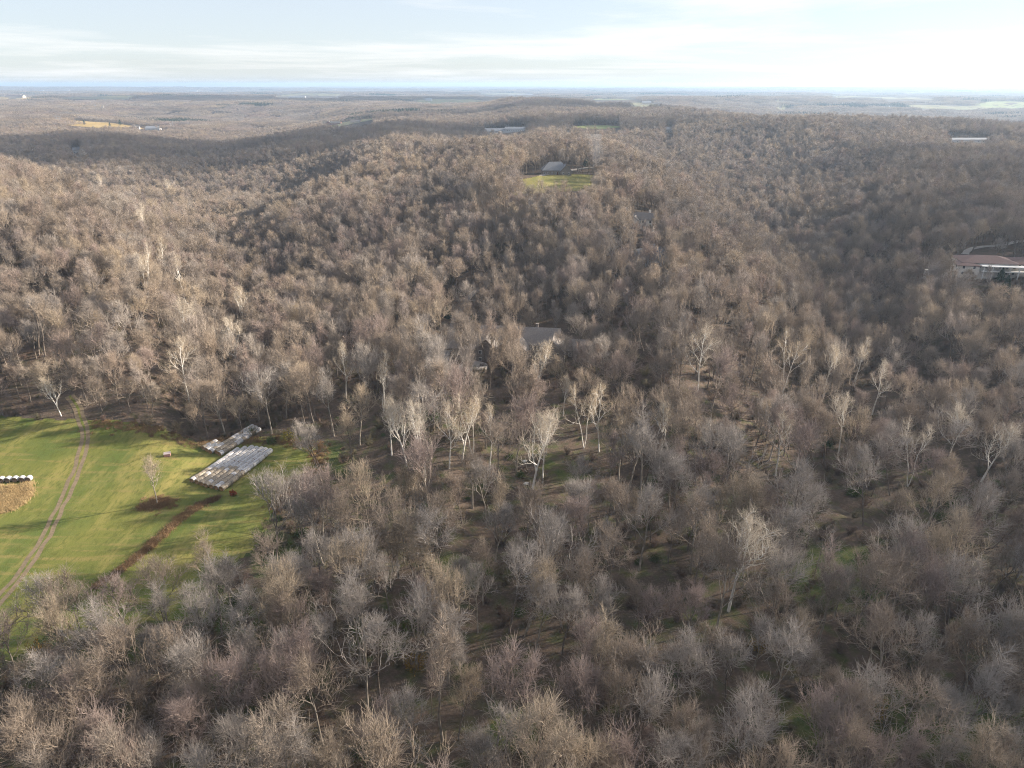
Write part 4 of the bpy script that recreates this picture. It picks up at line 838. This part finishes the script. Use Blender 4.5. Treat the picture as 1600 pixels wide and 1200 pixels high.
# far buildings
FARB = [((240, 203), .1, 'long white-roofed building beside the golden far field', [(0, 0, 40, 22, 5, 6, 'x'), (-60, 10, 26, 14, 5, 4, 'x')], 'siding_white', 'roof_white'),
 ((213, 202), .3, 'small white house left of the long white-roofed building', [(0, 0, 20, 14, 5, 5, 'x')], 'siding_white', 'roof_grey'),
 ((122, 239), .4, 'small white house alone in the shaded left wood', [(0, 0, 13, 9, 5, 4, 'x')], 'siding_white', 'roof_grey'),
 ((525, 195), -.1, 'brick house with pale end wall on the far ridge', [(0, 0, 34, 14, 6, 4, 'x'), (-22, 0, 12, 12, 7, 4, 'y')], 'brick_wall', 'roof_brown'),
 ((556, 192), 0, 'low brown far house behind the brick one', [(0, 0, 30, 14, 4, 4, 'x')], 'siding_tan', 'roof_brown'),
 ((776, 208), .05, 'low white-roofed building on the far ridge, left of a pair', [(0, 0, 46, 20, 5, 4, 'x'), (20, -14, 20, 12, 4, 3, 'y')], 'siding_white', 'roof_white'),
 ((805, 205), -.05, 'low white-roofed building on the far ridge, right of a pair', [(0, 0, 40, 18, 5, 3, 'x')], 'siding_white', 'roof_white'),
 ((1043, 207), 0, 'tiny white house on the far ridge below the big pine', [(0, 0, 18, 12, 5, 4, 'x')], 'siding_white', 'roof_white'),
 ((1511, 222), .03, 'very long white-roofed shed in the hazy right wood', [(0, 0, 80, 15, 4, 2, 'x', 0, 8)], 'siding_white', 'roof_white'),
 ((820, 151), .1, 'wide pinkish school-like building near the horizon', [(0, 0, 150, 40, 14, 8, 'x', 0, 12), (-120, 20, 70, 40, 10, 8, 'x', 0, 12)], 'siding_tan', 'roof_white'),
 ((155, 170), .2, 'white-roofed house in the dark far wood', [(0, 0, 36, 20, 7, 7, 'x', 0, 6)], 'siding_white', 'roof_white'),
 ((50, 166), .2, 'flat white far building left of the dark wood', [(0, 0, 60, 20, 6, 4, 'x', 0, 8)], 'siding_white', 'roof_white'),
 ((25, 153), 0, 'pinkish far building at the left edge', [(0, 0, 130, 40, 12, 8, 'x', 0, 12)], 'siding_tan', 'roof_red'),
 ((65, 144), 0, 'left white speck of a farmhouse near the left horizon', [(0, 0, 70, 40, 16, 12, 'x', 0, 16)], 'siding_white', 'roof_white'),
 ((105, 143), 0, 'right white speck of a farmhouse near the left horizon', [(0, 0, 70, 40, 16, 12, 'x', 0, 16)], 'siding_white', 'roof_white'),
 ((303, 144), 0, 'white farm buildings near the horizon, left of the middle', [(0, 0, 110, 40, 16, 12, 'x', 0, 16)], 'siding_white', 'roof_white'),
 ((465, 153), .1, 'long pale far building beside the dark wood band', [(0, 0, 110, 30, 8, 6, 'x', 0, 12)], 'siding_white', 'roof_white'),
 ((592, 153), 0, 'small white house above the dark wood band', [(0, 0, 40, 24, 9, 8, 'x', 0, 8)], 'siding_white', 'roof_white'),
 ((670, 158), 0, 'white farmhouse at the left end of the pale far field', [(0, 0, 36, 20, 8, 8, 'x', 0, 8)], 'siding_white', 'roof_white'),
 ((768, 153), 0, 'white house right of the pale far field', [(0, 0, 50, 26, 9, 8, 'x', 0, 8)], 'siding_white', 'roof_white'),
 ((1380, 169), 0, 'low white building in the hazy right distance', [(0, 0, 90, 26, 7, 4, 'x', 0, 12)], 'siding_white', 'roof_white'),
 ((1430, 148), 0, 'long pale building near the right horizon', [(0, 0, 220, 50, 14, 8, 'x', 0, 20)], 'siding_white', 'roof_white'),
 ((1010, 163), 0, 'tan farmhouse beside the small pale far field', [(0, 0, 44, 24, 8, 7, 'x', 0, 8)], 'siding_tan', 'roof_white')]
for (a, b), rz, lab, wings, wl_, rf_ in FARB:
    p = hit(a, b); big = np.hypot(p[0], p[1]) > 3000; house('far_house', lab, p, rz, wings, wl_, rf_, 'house' if not big else 'building', door=False)
def pylon(p, h, lab):
    e = tag(link('power_pylon', None, None, p, .5), lab, 'pylon', 'power pylons')
    for s in (-1, 1): link('pole', mesh('pole', *prisms([(s * 4, 0, -2)], [(s * 3.4, 0, h)], [.55], [.4], 8), mats=['siding_grey']), e)
    for z_ in (.72, .93): link('crossarm', mesh('crossarm', *boxes([(-9, 9, -.35, .35, h * z_ - .4, h * z_ + .4)]), mats=['siding_grey']), e)
    link('brace', mesh('brace', *prisms([(-3.8, 0, h * .35), (3.8, 0, h * .35)], [(3.5, 0, h * .7), (-3.5, 0, h * .7)], [.3] * 2, [.3] * 2, 5), mats=['siding_grey']), e)
pylon(hit(270, 205), 28, 'grey power pylon right of the white-roofed far building'); pylon(hit(93, 196), 26, 'grey power pylon left of the golden far field')
# thin smoke rising beside the lawn
p = hit(928, 287); sv = []; sf = []
for i in range(9):
    t_ = i / 8
    for k in range(12):
        a_ = k / 12 * 6.283; r_ = 2.2 + 4.0 * t_ + 1.2 * math.sin(3 * a_ + 5 * t_); sv.append((r_ * math.cos(a_) + 1.6 * math.sin(4 * t_), r_ * math.sin(a_), 36 * t_))
sf = [(i * 12 + k, i * 12 + (k + 1) % 12, (i + 1) * 12 + (k + 1) % 12, (i + 1) * 12 + k) for i in range(8) for k in range(12)] + [tuple(range(11, -1, -1)), tuple(range(96, 108))]
sm = bpy.data.materials.new('smoke_air'); sm.use_nodes = True; t = sm.node_tree; t.nodes.clear(); so = N(t, 'ShaderNodeOutputMaterial'); sp = N(t, 'ShaderNodeVolumePrincipled'); t.links.new(sp.outputs[0], so.inputs['Volume'])
sp.inputs['Color'].default_value = (.9, .93, 1, 1); sp.inputs['Density'].default_value = .008; MATS['smoke_air'] = sm
tag(link('smoke', mesh('smoke', sv, sf, ['smoke_air']), None, p), 'thin pale smoke rising beside the ridge lawn', 'smoke', None, 'stuff')

# ------------------------------------------------------------------ haze
hv, hf = boxes([(-36000, 36000, -36000, 36000, -80, 150)])
hm = bpy.data.materials.new('haze_air'); hm.use_nodes = True; t = hm.node_tree; t.nodes.clear()
ho = N(t, 'ShaderNodeOutputMaterial'); pv = N(t, 'ShaderNodeVolumePrincipled'); t.links.new(pv.outputs[0], ho.inputs['Volume'])
pv.inputs['Color'].default_value = (.54, .74, 1.0, 1); pv.inputs['Density'].default_value = 0.85e-4; pv.inputs['Anisotropy'].default_value = .3
MATS['haze_air'] = hm
tag(link('haze', mesh('haze', hv, hf, ['haze_air'])), 'thin bluish haze lying over the whole landscape', 'haze', None, 'stuff')

# ------------------------------------------------------------------ unseen clouds out of frame, added for the soft shadows they cast on the land
cmx = bpy.data.materials.new('cloud_air'); cmx.use_nodes = True; t = cmx.node_tree; t.nodes.clear(); co_ = N(t, 'ShaderNodeOutputMaterial'); cv_ = N(t, 'ShaderNodeVolumePrincipled'); t.links.new(cv_.outputs[0], co_.inputs['Volume'])
cv_.inputs['Color'].default_value = (1, 1, 1, 1); cv_.inputs['Density'].default_value = .004; cv_.inputs['Anisotropy'].default_value = .5; MATS['cloud_air'] = cmx
def cloud(gx_, gy_, rx, ry, tau, seed, alt=1500.0):
    k = alt / SUNV.z; c = (gx_ + SUNV.x * k, gy_ + SUNV.y * k, alt); th = tau / .004 * .5 * math.sin(SUN_EL); V = []; nu, nv = 28, 12; ph = seed * 1.7
    for i in range(nv + 1):
        for j in range(nu):
            a_ = i / nv * math.pi; f_ = j / nu * 6.2832; l_ = 1 + .16 * math.sin(3 * f_ + ph) + .10 * math.sin(7 * f_ + 2 * ph + a_ * 3) + .06 * math.sin(5 * a_ + 4 * f_)
            V.append((rx * l_ * math.sin(a_) * math.cos(f_), ry * l_ * math.sin(a_) * math.sin(f_), th * l_ * math.cos(a_)))
    F = [(i * nu + j, (i + 1) * nu + j, (i + 1) * nu + (j + 1) % nu, i * nu + (j + 1) % nu) for i in range(nv) for j in range(nu)]
    tag(link('cloud', mesh('cloud', V, F, ['cloud_air']), None, c), 'thin unseen cloud high out of frame, placed to shade the woods', 'cloud', 'unseen shading clouds', 'stuff')
for k, a in enumerate([(120, 105, 230, 75, 1.6), (-560, 1250, 620, 420, 2.3), (760, 2350, 1200, 380, 1.6), (-1500, 4700, 2700, 750, 1.8), (290, 400, 250, 115, 1.7), (360, 680, 130, 180, 1.2), (3200, 5200, 1500, 600, 1.2), (600, 8500, 3000, 900, 1.4), (-5200, 9000, 2200, 900, 1.4)]): cloud(*a, k)  # each cloud is set sunward of the ground it is meant to darken
